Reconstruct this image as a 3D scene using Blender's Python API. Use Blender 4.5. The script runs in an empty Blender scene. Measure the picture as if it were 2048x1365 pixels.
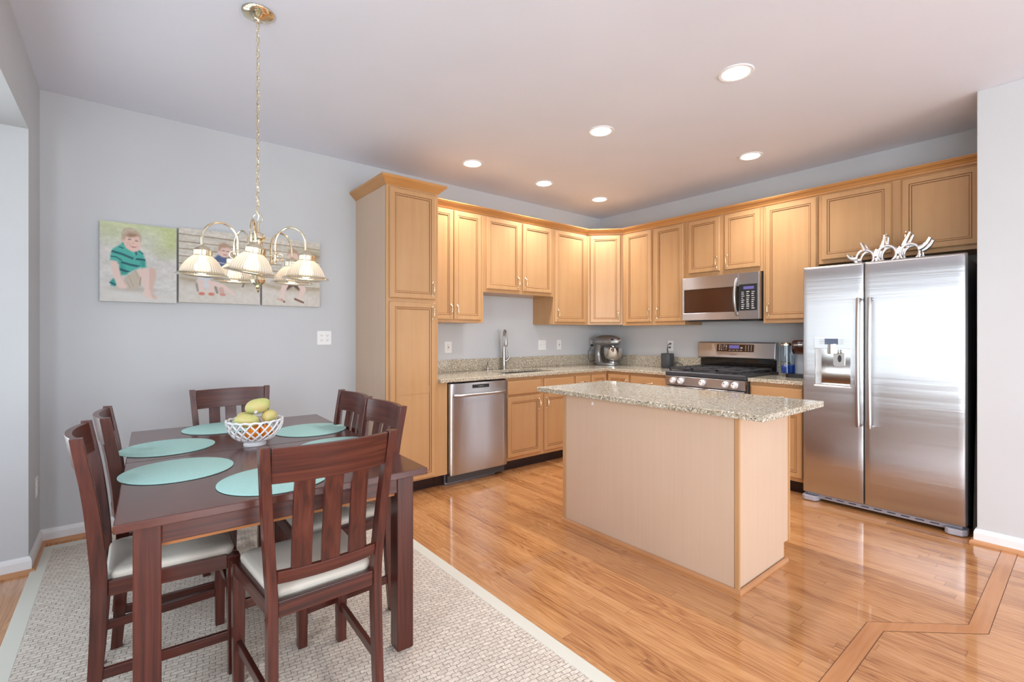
import bpy, bmesh, math, random
import numpy as np
from mathutils import Vector, Matrix
random.seed(4)
R = math.radians
scene = bpy.context.scene
COL = scene.collection

# ------------------------------------------------------------------ camera
cam_d = bpy.data.cameras.new('camera')
cam_d.sensor_fit = 'HORIZONTAL'; cam_d.sensor_width = 36.0
cam_d.lens = 953.75 / 2048 * 36.0
cam_d.shift_y = -13.3 / 2048
cam_d.clip_start = 0.05
cam = bpy.data.objects.new('camera', cam_d); COL.objects.link(cam)
cam.location = (-4.728, -4.017, 1.262)
cam.rotation_euler = (R(90), 0, R(50.85 - 90))
scene.camera = cam

# ------------------------------------------------------------------ view, world, daylight
scene.view_settings.view_transform = 'Standard'
scene.view_settings.look = 'None'
scene.view_settings.gamma = 1.0
scene.view_settings.exposure = 0.31
scene.view_settings.use_curve_mapping = False
scene.cycles.use_denoising = True
scene.cycles.max_bounces = 10
scene.cycles.diffuse_bounces = 6
scene.cycles.glossy_bounces = 5
scene.cycles.transmission_bounces = 8
scene.cycles.transparent_max_bounces = 16
scene.cycles.sample_clamp_indirect = 6.0
scene.cycles.caustics_reflective = False
scene.cycles.caustics_refractive = False

world = bpy.data.worlds.new('world'); scene.world = world
world.use_nodes = True
wn = world.node_tree.nodes; wl = world.node_tree.links; wn.clear()
wo = wn.new('ShaderNodeOutputWorld'); wb = wn.new('ShaderNodeBackground')
wt = wn.new('ShaderNodeTexCoord'); ws = wn.new('ShaderNodeSeparateXYZ'); wr = wn.new('ShaderNodeValToRGB')
wm = wn.new('ShaderNodeMapRange')
wm.inputs[1].default_value = -0.4; wm.inputs[2].default_value = 0.8
wl.new(wt.outputs['Generated'], ws.inputs[0]); wl.new(ws.outputs['Z'], wm.inputs[0]); wl.new(wm.outputs[0], wr.inputs[0])
e = wr.color_ramp.elements
e[0].position = 0.0; e[0].color = (0.42, 0.45, 0.36, 1)
e[1].position = 1.0; e[1].color = (0.72, 0.86, 1.0, 1)
for p, c in ((0.30, (0.50, 0.56, 0.44, 1)), (0.36, (0.95, 0.98, 1.0, 1))):
    k = e.new(p); k.color = c
wl.new(wr.outputs[0], wb.inputs['Color']); wb.inputs['Strength'].default_value = 1.6
wl.new(wb.outputs[0], wo.inputs[0])

def area(name, loc, rot, sx, sy, power, color=(1, 1, 1)):
    l = bpy.data.lights.new(name, 'AREA'); l.shape = 'RECTANGLE'; l.size = sx; l.size_y = sy
    l.energy = power; l.color = color
    o = bpy.data.objects.new(name, l); COL.objects.link(o); o.location = loc; o.rotation_euler = rot
    return o
CEIL = 2.735
FILL_TINT = (0.84, 0.92, 1.0)
BAY = (0.78, 0.89, 1.0)
# daylight outside the bay glass on the left; rear and side lamps added as fill
area('bay_daylight', (-6.10, -2.018, 1.22), (0, R(-102), 0), 1.75, 2.1, 15, BAY)
area('bay_side_daylight', (-5.77, -0.46, 1.25), (0, R(-100), R(-45)), 1.65, 0.6, 9, BAY)
area('bay_side_daylight', (-5.77, -3.576, 1.25), (0, R(-100), R(45)), 1.65, 0.6, 32, BAY)
area('rear_fill', (-2.92, -8.62, 1.1), (R(106), 0, 0), 3.7, 2.3, 205, (0.86, 0.93, 1.0))
area('side_fill', (-5.60, -5.95, 1.1), (0, R(-106), 0), 2.2, 3.4, 150, FILL_TINT)

# ------------------------------------------------------------------ materials
def new_mat(name):
    m = bpy.data.materials.new(name); m.use_nodes = True
    nt = m.node_tree
    return m, nt, nt.nodes, nt.links, nt.nodes['Principled BSDF']

def plain(name, col, rough=0.5, metal=0.0, coat=0.0, spec=0.5, emit=None, estr=0.0, trans=0.0, ior=1.45):
    m, nt, n, l, b = new_mat(name)
    b.inputs['Base Color'].default_value = (*col, 1); b.inputs['Roughness'].default_value = rough
    b.inputs['Metallic'].default_value = metal; b.inputs['Coat Weight'].default_value = coat
    b.inputs['Coat Roughness'].default_value = 0.12
    b.inputs['Specular IOR Level'].default_value = spec
    b.inputs['Transmission Weight'].default_value = trans; b.inputs['IOR'].default_value = ior
    if emit:
        b.inputs['Emission Color'].default_value = (*emit, 1); b.inputs['Emission Strength'].default_value = estr
    return m

def nd(n, t, **kw):
    x = n.new(t)
    for k, v in kw.items(): setattr(x, k, v)
    return x

def mth(n, l, op, a, b=None):
    x = nd(n, 'ShaderNodeMath', operation=op)
    for i, v in enumerate((a, b)):
        if v is None: continue
        if isinstance(v, (int, float)): x.inputs[i].default_value = v
        else: l.new(v, x.inputs[i])
    return x.outputs[0]

def ramp(n, l, fac, stops):
    r = n.new('ShaderNodeValToRGB'); e = r.color_ramp.elements
    e[0].position, e[0].color = stops[0][0], (*stops[0][1], 1)
    e[1].position, e[1].color = stops[-1][0], (*stops[-1][1], 1)
    for p, c in stops[1:-1]:
        k = e.new(p); k.color = (*c, 1)
    l.new(fac, r.inputs[0]); return r.outputs[0]

def wood(name, c1, c2, c3, scale=(28, 28, 1.6), rough=0.35, coat=0.15, bump=0.02, spec=0.4, gw=0.45):
    """grain runs along the axis with the small scale"""
    m, nt, n, l, b = new_mat(name)
    tc = n.new('ShaderNodeTexCoord'); mp = n.new('ShaderNodeMapping'); mp.inputs['Scale'].default_value = scale
    l.new(tc.outputs['Object'], mp.inputs[0])
    n1 = n.new('ShaderNodeTexNoise'); n1.inputs['Scale'].default_value = 1.0; n1.inputs['Detail'].default_value = 6
    n1.inputs['Distortion'].default_value = 0.6
    l.new(mp.outputs[0], n1.inputs['Vector'])
    n2 = n.new('ShaderNodeTexNoise'); n2.inputs['Scale'].default_value = 2.2; n2.inputs['Detail'].default_value = 3
    l.new(tc.outputs['Object'], n2.inputs['Vector'])
    mix = mth(n, l, 'ADD', mth(n, l, 'MULTIPLY', n1.outputs[0], gw), mth(n, l, 'MULTIPLY', n2.outputs[0], 1 - gw))
    c = ramp(n, l, mix, [(0.3, c1), (0.5, c2), (0.72, c3)])
    l.new(c, b.inputs['Base Color'])
    b.inputs['Roughness'].default_value = rough; b.inputs['Coat Weight'].default_value = coat
    b.inputs['Coat Roughness'].default_value = 0.15; b.inputs['Specular IOR Level'].default_value = spec
    if bump:
        bp = n.new('ShaderNodeBump'); bp.inputs['Strength'].default_value = bump; bp.inputs['Distance'].default_value = 0.002
        l.new(n1.outputs[0], bp.inputs['Height']); l.new(bp.outputs[0], b.inputs['Normal'])
    return m

def paint(name, col, rough=0.75, bump=0.05, spec=0.25):
    m, nt, n, l, b = new_mat(name)
    tc = n.new('ShaderNodeTexCoord')
    n1 = n.new('ShaderNodeTexNoise'); n1.inputs['Scale'].default_value = 220; n1.inputs['Detail'].default_value = 2
    l.new(tc.outputs['Object'], n1.inputs['Vector'])
    n2 = n.new('ShaderNodeTexNoise'); n2.inputs['Scale'].default_value = 1.3; n2.inputs['Detail'].default_value = 2
    l.new(tc.outputs['Object'], n2.inputs['Vector'])
    c = ramp(n, l, n2.outputs[0], [(0.3, tuple(x * 0.975 for x in col)), (0.7, tuple(min(1, x * 1.02) for x in col))])
    l.new(c, b.inputs['Base Color'])
    bp = n.new('ShaderNodeBump'); bp.inputs['Strength'].default_value = bump; bp.inputs['Distance'].default_value = 0.001
    l.new(n1.outputs[0], bp.inputs['Height']); l.new(bp.outputs[0], b.inputs['Normal'])
    b.inputs['Roughness'].default_value = rough; b.inputs['Specular IOR Level'].default_value = spec
    return m

def steel(name, col=(0.53, 0.53, 0.545), rough=0.30, axis='x', strength=0.03):
    """brushed steel; reflections smear along the axis (x: level, z: upright). Needs the uv map made by build(uv=True)"""
    m, nt, n, l, b = new_mat(name)
    tc = n.new('ShaderNodeTexCoord')
    def noise(sc):
        mp = n.new('ShaderNodeMapping'); mp.inputs['Scale'].default_value = sc
        l.new(tc.outputs['Object'], mp.inputs[0])
        x = n.new('ShaderNodeTexNoise'); x.inputs['Scale'].default_value = 1; x.inputs['Detail'].default_value = 3
        l.new(mp.outputs[0], x.inputs['Vector']); return x.outputs[0]
    fine = noise((2, 2, 420) if axis == 'x' else (420, 420, 2)); slow = noise((0.6, 0.6, 16) if axis == 'x' else (12, 12, 0.6))
    bp = n.new('ShaderNodeBump'); bp.inputs['Strength'].default_value = strength; bp.inputs['Distance'].default_value = 0.001
    l.new(fine, bp.inputs['Height'])
    b2 = n.new('ShaderNodeBump'); b2.inputs['Strength'].default_value = 0.055; b2.inputs['Distance'].default_value = 0.02
    l.new(slow, b2.inputs['Height']); l.new(bp.outputs[0], b2.inputs['Normal']); l.new(b2.outputs[0], b.inputs['Normal'])
    c = ramp(n, l, fine, [(0.3, tuple(x * 0.95 for x in col)), (0.7, col)])
    l.new(c, b.inputs['Base Color'])
    b.inputs['Metallic'].default_value = 1.0; b.inputs['Roughness'].default_value = rough
    b.inputs['Anisotropic'].default_value = 0.95; b.inputs['Anisotropic Rotation'].default_value = 0.0 if axis == 'x' else 0.25
    tg = n.new('ShaderNodeTangent'); tg.direction_type = 'UV_MAP'; tg.uv_map = 'UVMap'
    l.new(tg.outputs[0], b.inputs['Tangent'])
    return m

def granite(name):
    m, nt, n, l, b = new_mat(name)
    tc = n.new('ShaderNodeTexCoord')
    def noise(s, d=4, dist=0.0):
        x = n.new('ShaderNodeTexNoise'); x.inputs['Scale'].default_value = s; x.inputs['Detail'].default_value = d
        x.inputs['Distortion'].default_value = dist; l.new(tc.outputs['Object'], x.inputs['Vector']); return x.outputs[0]
    def over(base, col, mask):
        x = n.new('ShaderNodeMix'); x.data_type = 'RGBA'; l.new(mask, x.inputs['Factor'])
        l.new(base, x.inputs['A'])
        if isinstance(col, tuple): x.inputs['B'].default_value = (*col, 1)
        else: l.new(col, x.inputs['B'])
        return x.outputs['Result']
    def mask(f, lo, hi):
        x = n.new('ShaderNodeMapRange'); x.inputs[1].default_value = lo; x.inputs[2].default_value = hi
        x.interpolation_type = 'SMOOTHSTEP'; l.new(f, x.inputs[0]); return x.outputs[0]
    base = ramp(n, l, noise(78, 5, 0.3), [(0.32, (0.27, 0.215, 0.14)), (0.46, (0.46, 0.39, 0.275)), (0.60, (0.62, 0.565, 0.455)), (0.75, (0.74, 0.71, 0.64))])
    base = over(base, (0.30, 0.27, 0.24), mask(noise(120, 3, 0.4), 0.56, 0.66))
    base = over(base, (0.86, 0.83, 0.76), mask(noise(92, 3, 0.2), 0.60, 0.66))
    base = over(base, (0.055, 0.05, 0.045), mask(noise(150, 4, 0.5), 0.585, 0.64))
    l.new(base, b.inputs['Base Color'])
    b.inputs['Roughness'].default_value = 0.08; b.inputs['Specular IOR Level'].default_value = 0.6
    return m

def oak_floor(name):
    m, nt, n, l, b = new_mat(name)
    tc = n.new('ShaderNodeTexCoord'); sp = n.new('ShaderNodeSeparateXYZ'); l.new(tc.outputs['Object'], sp.inputs[0])
    X, Y = sp.outputs[0], sp.outputs[1]
    W = 0.0572
    u = mth(n, l, 'DIVIDE', X, W); row = mth(n, l, 'FLOOR', u); fu = mth(n, l, 'FRACT', u)
    wn1 = nd(n, 'ShaderNodeTexWhiteNoise', noise_dimensions='1D'); l.new(row, wn1.inputs['W'])
    v = mth(n, l, 'ADD', mth(n, l, 'DIVIDE', Y, 1.05), mth(n, l, 'MULTIPLY', wn1.outputs[0], 7.3))
    idx = mth(n, l, 'FLOOR', v); fv = mth(n, l, 'FRACT', v)
    cb = n.new('ShaderNodeCombineXYZ'); l.new(row, cb.inputs[0]); l.new(idx, cb.inputs[1])
    wn2 = nd(n, 'ShaderNodeTexWhiteNoise', noise_dimensions='2D'); l.new(cb.outputs[0], wn2.inputs['Vector'])
    rnd = wn2.outputs[0]
    gx = mth(n, l, 'ADD', mth(n, l, 'MULTIPLY', X, 105.0), mth(n, l, 'MULTIPLY', rnd, 90.0))
    gy = mth(n, l, 'ADD', mth(n, l, 'MULTIPLY', Y, 2.3), mth(n, l, 'MULTIPLY', rnd, 37.0))
    gv = n.new('ShaderNodeCombineXYZ'); l.new(gx, gv.inputs[0]); l.new(gy, gv.inputs[1])
    g1 = n.new('ShaderNodeTexNoise'); g1.inputs['Scale'].default_value = 1.0; g1.inputs['Detail'].default_value = 5; g1.inputs['Distortion'].default_value = 0.5
    l.new(gv.outputs[0], g1.inputs['Vector'])
    # cathedral figure: contour lines of a slow stretched noise
    hv = n.new('ShaderNodeCombineXYZ')
    l.new(mth(n, l, 'ADD', mth(n, l, 'MULTIPLY', X, 14.0), mth(n, l, 'MULTIPLY', rnd, 50.0)), hv.inputs[0])
    l.new(mth(n, l, 'ADD', mth(n, l, 'MULTIPLY', Y, 1.5), mth(n, l, 'MULTIPLY', rnd, 21.0)), hv.inputs[1])
    g2 = n.new('ShaderNodeTexNoise'); g2.inputs['Scale'].default_value = 1.0; g2.inputs['Detail'].default_value = 1
    l.new(hv.outputs[0], g2.inputs['Vector'])
    rings = mth(n, l, 'FRACT', mth(n, l, 'MULTIPLY', g2.outputs[0], 13.0))
    rings = mth(n, l, 'ABSOLUTE', mth(n, l, 'SUBTRACT', rings, 0.5))
    fac = mth(n, l, 'ADD', mth(n, l, 'MULTIPLY', g1.outputs[0], 0.62), mth(n, l, 'MULTIPLY', rings, 0.32))
    fac = mth(n, l, 'ADD', fac, mth(n, l, 'MULTIPLY', rnd, 0.20))
    c = ramp(n, l, fac, [(0.28, (0.27, 0.098, 0.030)), (0.42, (0.45, 0.192, 0.066)), (0.58, (0.565, 0.27, 0.105)), (0.80, (0.63, 0.335, 0.15))])
    # joints
    ex = mth(n, l, 'MINIMUM', fu, mth(n, l, 'SUBTRACT', 1.0, fu))
    ey = mth(n, l, 'MINIMUM', fv, mth(n, l, 'SUBTRACT', 1.0, fv))
    jx = mth(n, l, 'LESS_THAN', ex, 0.013); jy = mth(n, l, 'LESS_THAN', ey, 0.0009)
    j = mth(n, l, 'MAXIMUM', mth(n, l, 'MULTIPLY', jx, 0.55), mth(n, l, 'MULTIPLY', jy, 0.8))
    mx = n.new('ShaderNodeMix'); mx.data_type = 'RGBA'; l.new(j, mx.inputs['Factor']); l.new(c, mx.inputs['A'])
    mx.inputs['B'].default_value = (0.20, 0.075, 0.025, 1)
    l.new(mx.outputs['Result'], b.inputs['Base Color'])
    bp = n.new('ShaderNodeBump'); bp.inputs['Strength'].default_value = 0.25; bp.inputs['Distance'].default_value = 0.0006
    l.new(mth(n, l, 'SUBTRACT', mth(n, l, 'ADD', mth(n, l, 'MULTIPLY', g1.outputs[0], 0.25), mth(n, l, 'MULTIPLY', rnd, 0.3)), j), bp.inputs['Height'])
    l.new(bp.outputs[0], b.inputs['Normal'])
    b.inputs['Roughness'].default_value = 0.22; b.inputs['Specular IOR Level'].default_value = 0.5
    b.inputs['Coat Weight'].default_value = 0.8; b.inputs['Coat Roughness'].default_value = 0.05
    return m

def rug_weave(name):
    m, nt, n, l, b = new_mat(name)
    tc = n.new('ShaderNodeTexCoord')
    nz = n.new('ShaderNodeTexNoise'); nz.inputs['Scale'].default_value = 60; l.new(tc.outputs['Object'], nz.inputs['Vector'])
    ad = n.new('ShaderNodeMixRGB'); ad.blend_type = 'ADD'; ad.inputs[0].default_value = 0.010
    l.new(tc.outputs['Object'], ad.inputs[1]); l.new(nz.outputs['Color'], ad.inputs[2])
    bk = n.new('ShaderNodeTexBrick'); bk.inputs['Scale'].default_value = 1
    bk.inputs['Brick Width'].default_value = 0.040; bk.inputs['Row Height'].default_value = 0.0195
    bk.inputs['Mortar Size'].default_value = 0.0019; bk.inputs['Mortar Smooth'].default_value = 0.9; bk.inputs['Bias'].default_value = 0
    bk.inputs['Color1'].default_value = (0.84, 0.76, 0.67, 1); bk.inputs['Color2'].default_value = (0.72, 0.64, 0.56, 1)
    bk.inputs['Mortar'].default_value = (0.36, 0.29, 0.235, 1)
    mp = n.new('ShaderNodeMapping'); mp.inputs['Rotation'].default_value = (0, 0, R(8)); l.new(ad.outputs[0], mp.inputs[0])
    l.new(mp.outputs[0], bk.inputs['Vector'])
    st = n.new('ShaderNodeTexNoise'); st.inputs['Scale'].default_value = 1; st.inputs['Detail'].default_value = 3
    m2 = n.new('ShaderNodeMapping'); m2.inputs['Scale'].default_value = (60, 380, 1); l.new(tc.outputs['Object'], m2.inputs[0]); l.new(m2.outputs[0], st.inputs['Vector'])
    mx = n.new('ShaderNodeMix'); mx.data_type = 'RGBA'; mx.blend_type = 'MULTIPLY'; mx.inputs['Factor'].default_value = 0.75
    l.new(bk.outputs['Color'], mx.inputs['A'])
    l.new(ramp(n, l, st.outputs[0], [(0.38, (0.55, 0.52, 0.48)), (0.56, (1, 1, 1))]), mx.inputs['B'])
    l.new(mx.outputs['Result'], b.inputs['Base Color'])
    h = mth(n, l, 'SUBTRACT', mth(n, l, 'MULTIPLY', st.outputs[0], 0.5), bk.outputs['Fac'])
    bp = n.new('ShaderNodeBump'); bp.inputs['Strength'].default_value = 0.55; bp.inputs['Distance'].default_value = 0.004
    l.new(h, bp.inputs['Height']); l.new(bp.outputs[0], b.inputs['Normal'])
    b.inputs['Roughness'].default_value = 0.9; b.inputs['Specular IOR Level'].default_value = 0.1
    return m

def mat_weave(name):
    """round woven placemat: concentric braid"""
    m, nt, n, l, b = new_mat(name)
    tc = n.new('ShaderNodeTexCoord')
    ln = nd(n, 'ShaderNodeVectorMath', operation='LENGTH'); l.new(tc.outputs['Object'], ln.inputs[0])
    rr = mth(n, l, 'FRACT', mth(n, l, 'DIVIDE', ln.outputs['Value'], 0.0062))
    tri = mth(n, l, 'ABSOLUTE', mth(n, l, 'SUBTRACT', rr, 0.5))
    nz = n.new('ShaderNodeTexNoise'); nz.inputs['Scale'].default_value = 160; l.new(tc.outputs['Object'], nz.inputs['Vector'])
    f = mth(n, l, 'ADD', tri, mth(n, l, 'MULTIPLY', nz.outputs[0], 0.5))
    l.new(ramp(n, l, f, [(0.1, (0.46, 0.73, 0.69)), (0.6, (0.40, 0.665, 0.63)), (0.9, (0.25, 0.49, 0.46))]), b.inputs['Base Color'])
    bp = n.new('ShaderNodeBump'); bp.inputs['Strength'].default_value = 0.4; bp.inputs['Distance'].default_value = 0.001; bp.invert = True
    l.new(f, bp.inputs['Height']); l.new(bp.outputs[0], b.inputs['Normal'])
    b.inputs['Roughness'].default_value = 0.6; b.inputs['Specular IOR Level'].default_value = 0.3
    return m

def thin_glass(name, tint=(1, 1, 1), gloss=0.08):
    m = bpy.data.materials.new(name); m.use_nodes = True; n = m.node_tree.nodes; l = m.node_tree.links; n.clear()
    o = n.new('ShaderNodeOutputMaterial'); t = n.new('ShaderNodeBsdfTransparent'); g = n.new('ShaderNodeBsdfGlossy'); x = n.new('ShaderNodeMixShader')
    t.inputs[0].default_value = (*tint, 1); g.inputs['Roughness'].default_value = 0.02; x.inputs[0].default_value = gloss
    l.new(t.outputs[0], x.inputs[1]); l.new(g.outputs[0], x.inputs[2]); l.new(x.outputs[0], o.inputs[0]); return m

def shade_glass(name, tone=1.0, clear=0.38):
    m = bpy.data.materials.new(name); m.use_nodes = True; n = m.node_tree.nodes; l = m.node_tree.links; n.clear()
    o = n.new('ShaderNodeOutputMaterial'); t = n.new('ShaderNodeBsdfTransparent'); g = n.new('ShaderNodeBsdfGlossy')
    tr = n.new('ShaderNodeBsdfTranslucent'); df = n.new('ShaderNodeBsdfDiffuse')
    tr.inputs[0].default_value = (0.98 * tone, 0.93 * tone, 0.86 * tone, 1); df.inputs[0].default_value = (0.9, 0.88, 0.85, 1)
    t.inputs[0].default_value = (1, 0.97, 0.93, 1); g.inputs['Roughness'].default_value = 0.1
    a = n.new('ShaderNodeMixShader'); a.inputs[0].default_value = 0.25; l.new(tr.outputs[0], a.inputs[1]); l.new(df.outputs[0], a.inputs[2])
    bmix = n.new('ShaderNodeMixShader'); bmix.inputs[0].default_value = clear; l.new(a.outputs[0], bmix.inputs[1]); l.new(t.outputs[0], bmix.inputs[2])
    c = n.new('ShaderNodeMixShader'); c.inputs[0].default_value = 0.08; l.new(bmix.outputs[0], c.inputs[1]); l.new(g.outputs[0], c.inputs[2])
    l.new(c.outputs[0], o.inputs[0]); return m

M = {}
M['wall'] = paint('wall_paint', (0.58, 0.595, 0.615))
M['ceiling'] = paint('ceiling_paint', (0.77, 0.805, 0.90))
M['white'] = plain('white_trim', (0.80, 0.81, 0.83), 0.4)
M['vinyl'] = plain('white_vinyl', (0.82, 0.83, 0.84), 0.35)
M['shoe'] = wood('oak_shoe', (0.42, 0.19, 0.08), (0.52, 0.25, 0.11), (0.58, 0.30, 0.14), (2, 2, 2))
M['maple'] = wood('maple', (0.48, 0.265, 0.118), (0.525, 0.30, 0.138), (0.56, 0.33, 0.158))
M['maple_h'] = wood('maple_level', (0.48, 0.265, 0.118), (0.525, 0.30, 0.138), (0.56, 0.33, 0.158), (1.6, 1.6, 28))
M['crown'] = wood('maple_crown', (0.47, 0.215, 0.065), (0.54, 0.26, 0.085), (0.58, 0.30, 0.11), (2, 2, 30))
M['veneer'] = wood('maple_veneer', (0.60, 0.435, 0.315), (0.63, 0.46, 0.335), (0.655, 0.485, 0.36), (60, 60, 1.2), 0.45, 0.05)
M['groove'] = plain('glazed_groove', (0.27, 0.12, 0.045), 0.45)
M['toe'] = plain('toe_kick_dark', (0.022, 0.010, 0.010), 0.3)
M['brass'] = plain('polished_brass', (0.82, 0.73, 0.54), 0.15, 1.0)
M['pull'] = plain('pale_brass', (0.92, 0.80, 0.58), 0.18, 1.0)
M['granite'] = granite('granite')
M['floor'] = oak_floor('oak_floor')
M['inlay'] = wood('oak_inlay', (0.42, 0.17, 0.06), (0.50, 0.22, 0.085), (0.56, 0.27, 0.12), (3, 50, 3), 0.2, 0.35, 0.02)
M['inlay_y'] = wood('oak_inlay_diagonal', (0.42, 0.17, 0.06), (0.50, 0.22, 0.085), (0.56, 0.27, 0.12), (20, 20, 3), 0.2, 0.35, 0.02)
M['joint'] = plain('dark_joint', (0.12, 0.045, 0.018), 0.5)
M['steel'] = steel('brushed_steel')
M['steel_v'] = steel('brushed_steel_upright', axis='z')
M['handle'] = plain('satin_steel', (0.47, 0.45, 0.44), 0.32, 1.0)
M['chrome'] = plain('chrome', (0.80, 0.80, 0.80), 0.08, 1.0)
M['nickel'] = plain('brushed_nickel', (0.42, 0.40, 0.38), 0.3, 1.0)
M['alu'] = plain('cast_aluminium', (0.90, 0.90, 0.91), 0.38, 1.0)
M['black'] = plain('black_plastic', (0.015, 0.015, 0.017), 0.35)
M['blackgloss'] = plain('black_glass', (0.012, 0.009, 0.008), 0.06, spec=0.7)
M['brownglass'] = plain('smoked_glass', (0.05, 0.018, 0.010), 0.05, spec=0.7)
M['iron'] = plain('cast_iron', (0.045, 0.045, 0.05), 0.42)
M['darkgrey'] = plain('dark_grey', (0.07, 0.07, 0.075), 0.4)
M['greyplastic'] = plain('grey_plastic', (0.36, 0.35, 0.40), 0.4)
M['mark'] = plain('pale_print', (0.75, 0.75, 0.75), 0.5)
M['ink'] = plain('dark_print', (0.05, 0.05, 0.055), 0.5)
M['display'] = plain('violet_display', (0.05, 0.04, 0.10), 0.2, emit=(0.30, 0.26, 0.80), estr=0.32)
M['display2'] = plain('grey_blue_display', (0.10, 0.13, 0.21), 0.25)
M['plate'] = plain('white_plate', (0.84, 0.84, 0.83), 0.35)
M['slot'] = plain('slot_dark', (0.10, 0.10, 0.10), 0.6)
M['cherry'] = wood('dark_cherry', (0.030, 0.008, 0.006), (0.078, 0.017, 0.011), (0.125, 0.033, 0.020), (75, 75, 2.6), 0.28, 0.15, 0.04, 0.45, 0.85)
M['cherry_l'] = wood('dark_cherry_level', (0.030, 0.008, 0.006), (0.078, 0.017, 0.011), (0.125, 0.033, 0.020), (2.6, 2.6, 75), 0.28, 0.15, 0.04, 0.45, 0.85)
M['cherry_t'] = wood('dark_cherry_top', (0.065, 0.016, 0.012), (0.090, 0.023, 0.016), (0.115, 0.031, 0.022), (30, 2.0, 30), 0.24, 0.3, 0.015, 0.5)
M['cleat'] = wood('raw_cleat', (0.36, 0.13, 0.04), (0.45, 0.17, 0.05), (0.50, 0.2, 0.07), (2, 30, 30), 0.5, 0)
M['cream'] = plain('cream_vinyl', (0.63, 0.58, 0.50), 0.42)
M['rug'] = rug_weave('seagrass')
M['rugedge'] = plain('cotton_border', (0.68, 0.66, 0.58), 0.9, spec=0.1)
M['mat'] = mat_weave('aqua_braid')
M['ceramic'] = plain('white_ceramic', (0.83, 0.83, 0.85), 0.12, coat=0.3)
M['shade'] = shade_glass('ribbed_glass')
M['shade_refraction'] = shade_glass('ribbed_glass_refraction', 0.45, 0.30)  # darker glass stands in for the refraction lines between the ribs
M['bulb'] = plain('lit_bulb', (1, 0.9, 0.75), 0.4, emit=(1.0, 0.84, 0.64), estr=5.0)
M['lens_w'] = plain('lit_lens_warm', (1, 1, 1), 0.4, emit=(1.0, 0.93, 0.80), estr=6)
M['lens_c'] = plain('lit_lens_cool', (1, 1, 1), 0.4, emit=(0.93, 0.95, 1.0), estr=6)
M['glass'] = thin_glass('window_glass')
M['silverpaint'] = plain('silver_enamel', (0.30, 0.29, 0.28), 0.28, 0.6, coat=0.5)
M['speaker'] = plain('charcoal_mesh', (0.085, 0.088, 0.095), 0.5, 0.3)
M['cord'] = plain('black_cord', (0.02, 0.02, 0.022), 0.5)
M['tank'] = thin_glass('tinted_tank', (0.72, 0.80, 0.87), 0.14)
M['tankblue'] = plain('blue_water_light', (0.02, 0.06, 0.25), 0.1, emit=(0.02, 0.12, 0.75), estr=0.10)
M['brewhead'] = plain('dark_brown_shell', (0.045, 0.014, 0.012), 0.12, coat=0.5)
M['greysilver'] = plain('grey_silver', (0.45, 0.50, 0.55), 0.35, 0.3)
M['orange'] = plain('orange_peel', (0.85, 0.26, 0.02), 0.45)
M['board'] = plain('grey_board', (0.13, 0.125, 0.11), 0.6)
M['canvas_side'] = plain('canvas_side', (0.55, 0.53, 0.48), 0.8)

def mango_mat():
    m, nt, n, l, b = new_mat('mango_skin')
    tc = n.new('ShaderNodeTexCoord'); nz = n.new('ShaderNodeTexNoise'); nz.inputs['Scale'].default_value = 14
    nz.inputs['Detail'].default_value = 3; l.new(tc.outputs['Object'], nz.inputs['Vector'])
    l.new(ramp(n, l, nz.outputs[0], [(0.32, (0.40, 0.46, 0.15)), (0.5, (0.56, 0.55, 0.20)), (0.68, (0.66, 0.50, 0.20))]), b.inputs['Base Color'])
    b.inputs['Roughness'].default_value = 0.4; return m
M['mango'] = mango_mat()

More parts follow.
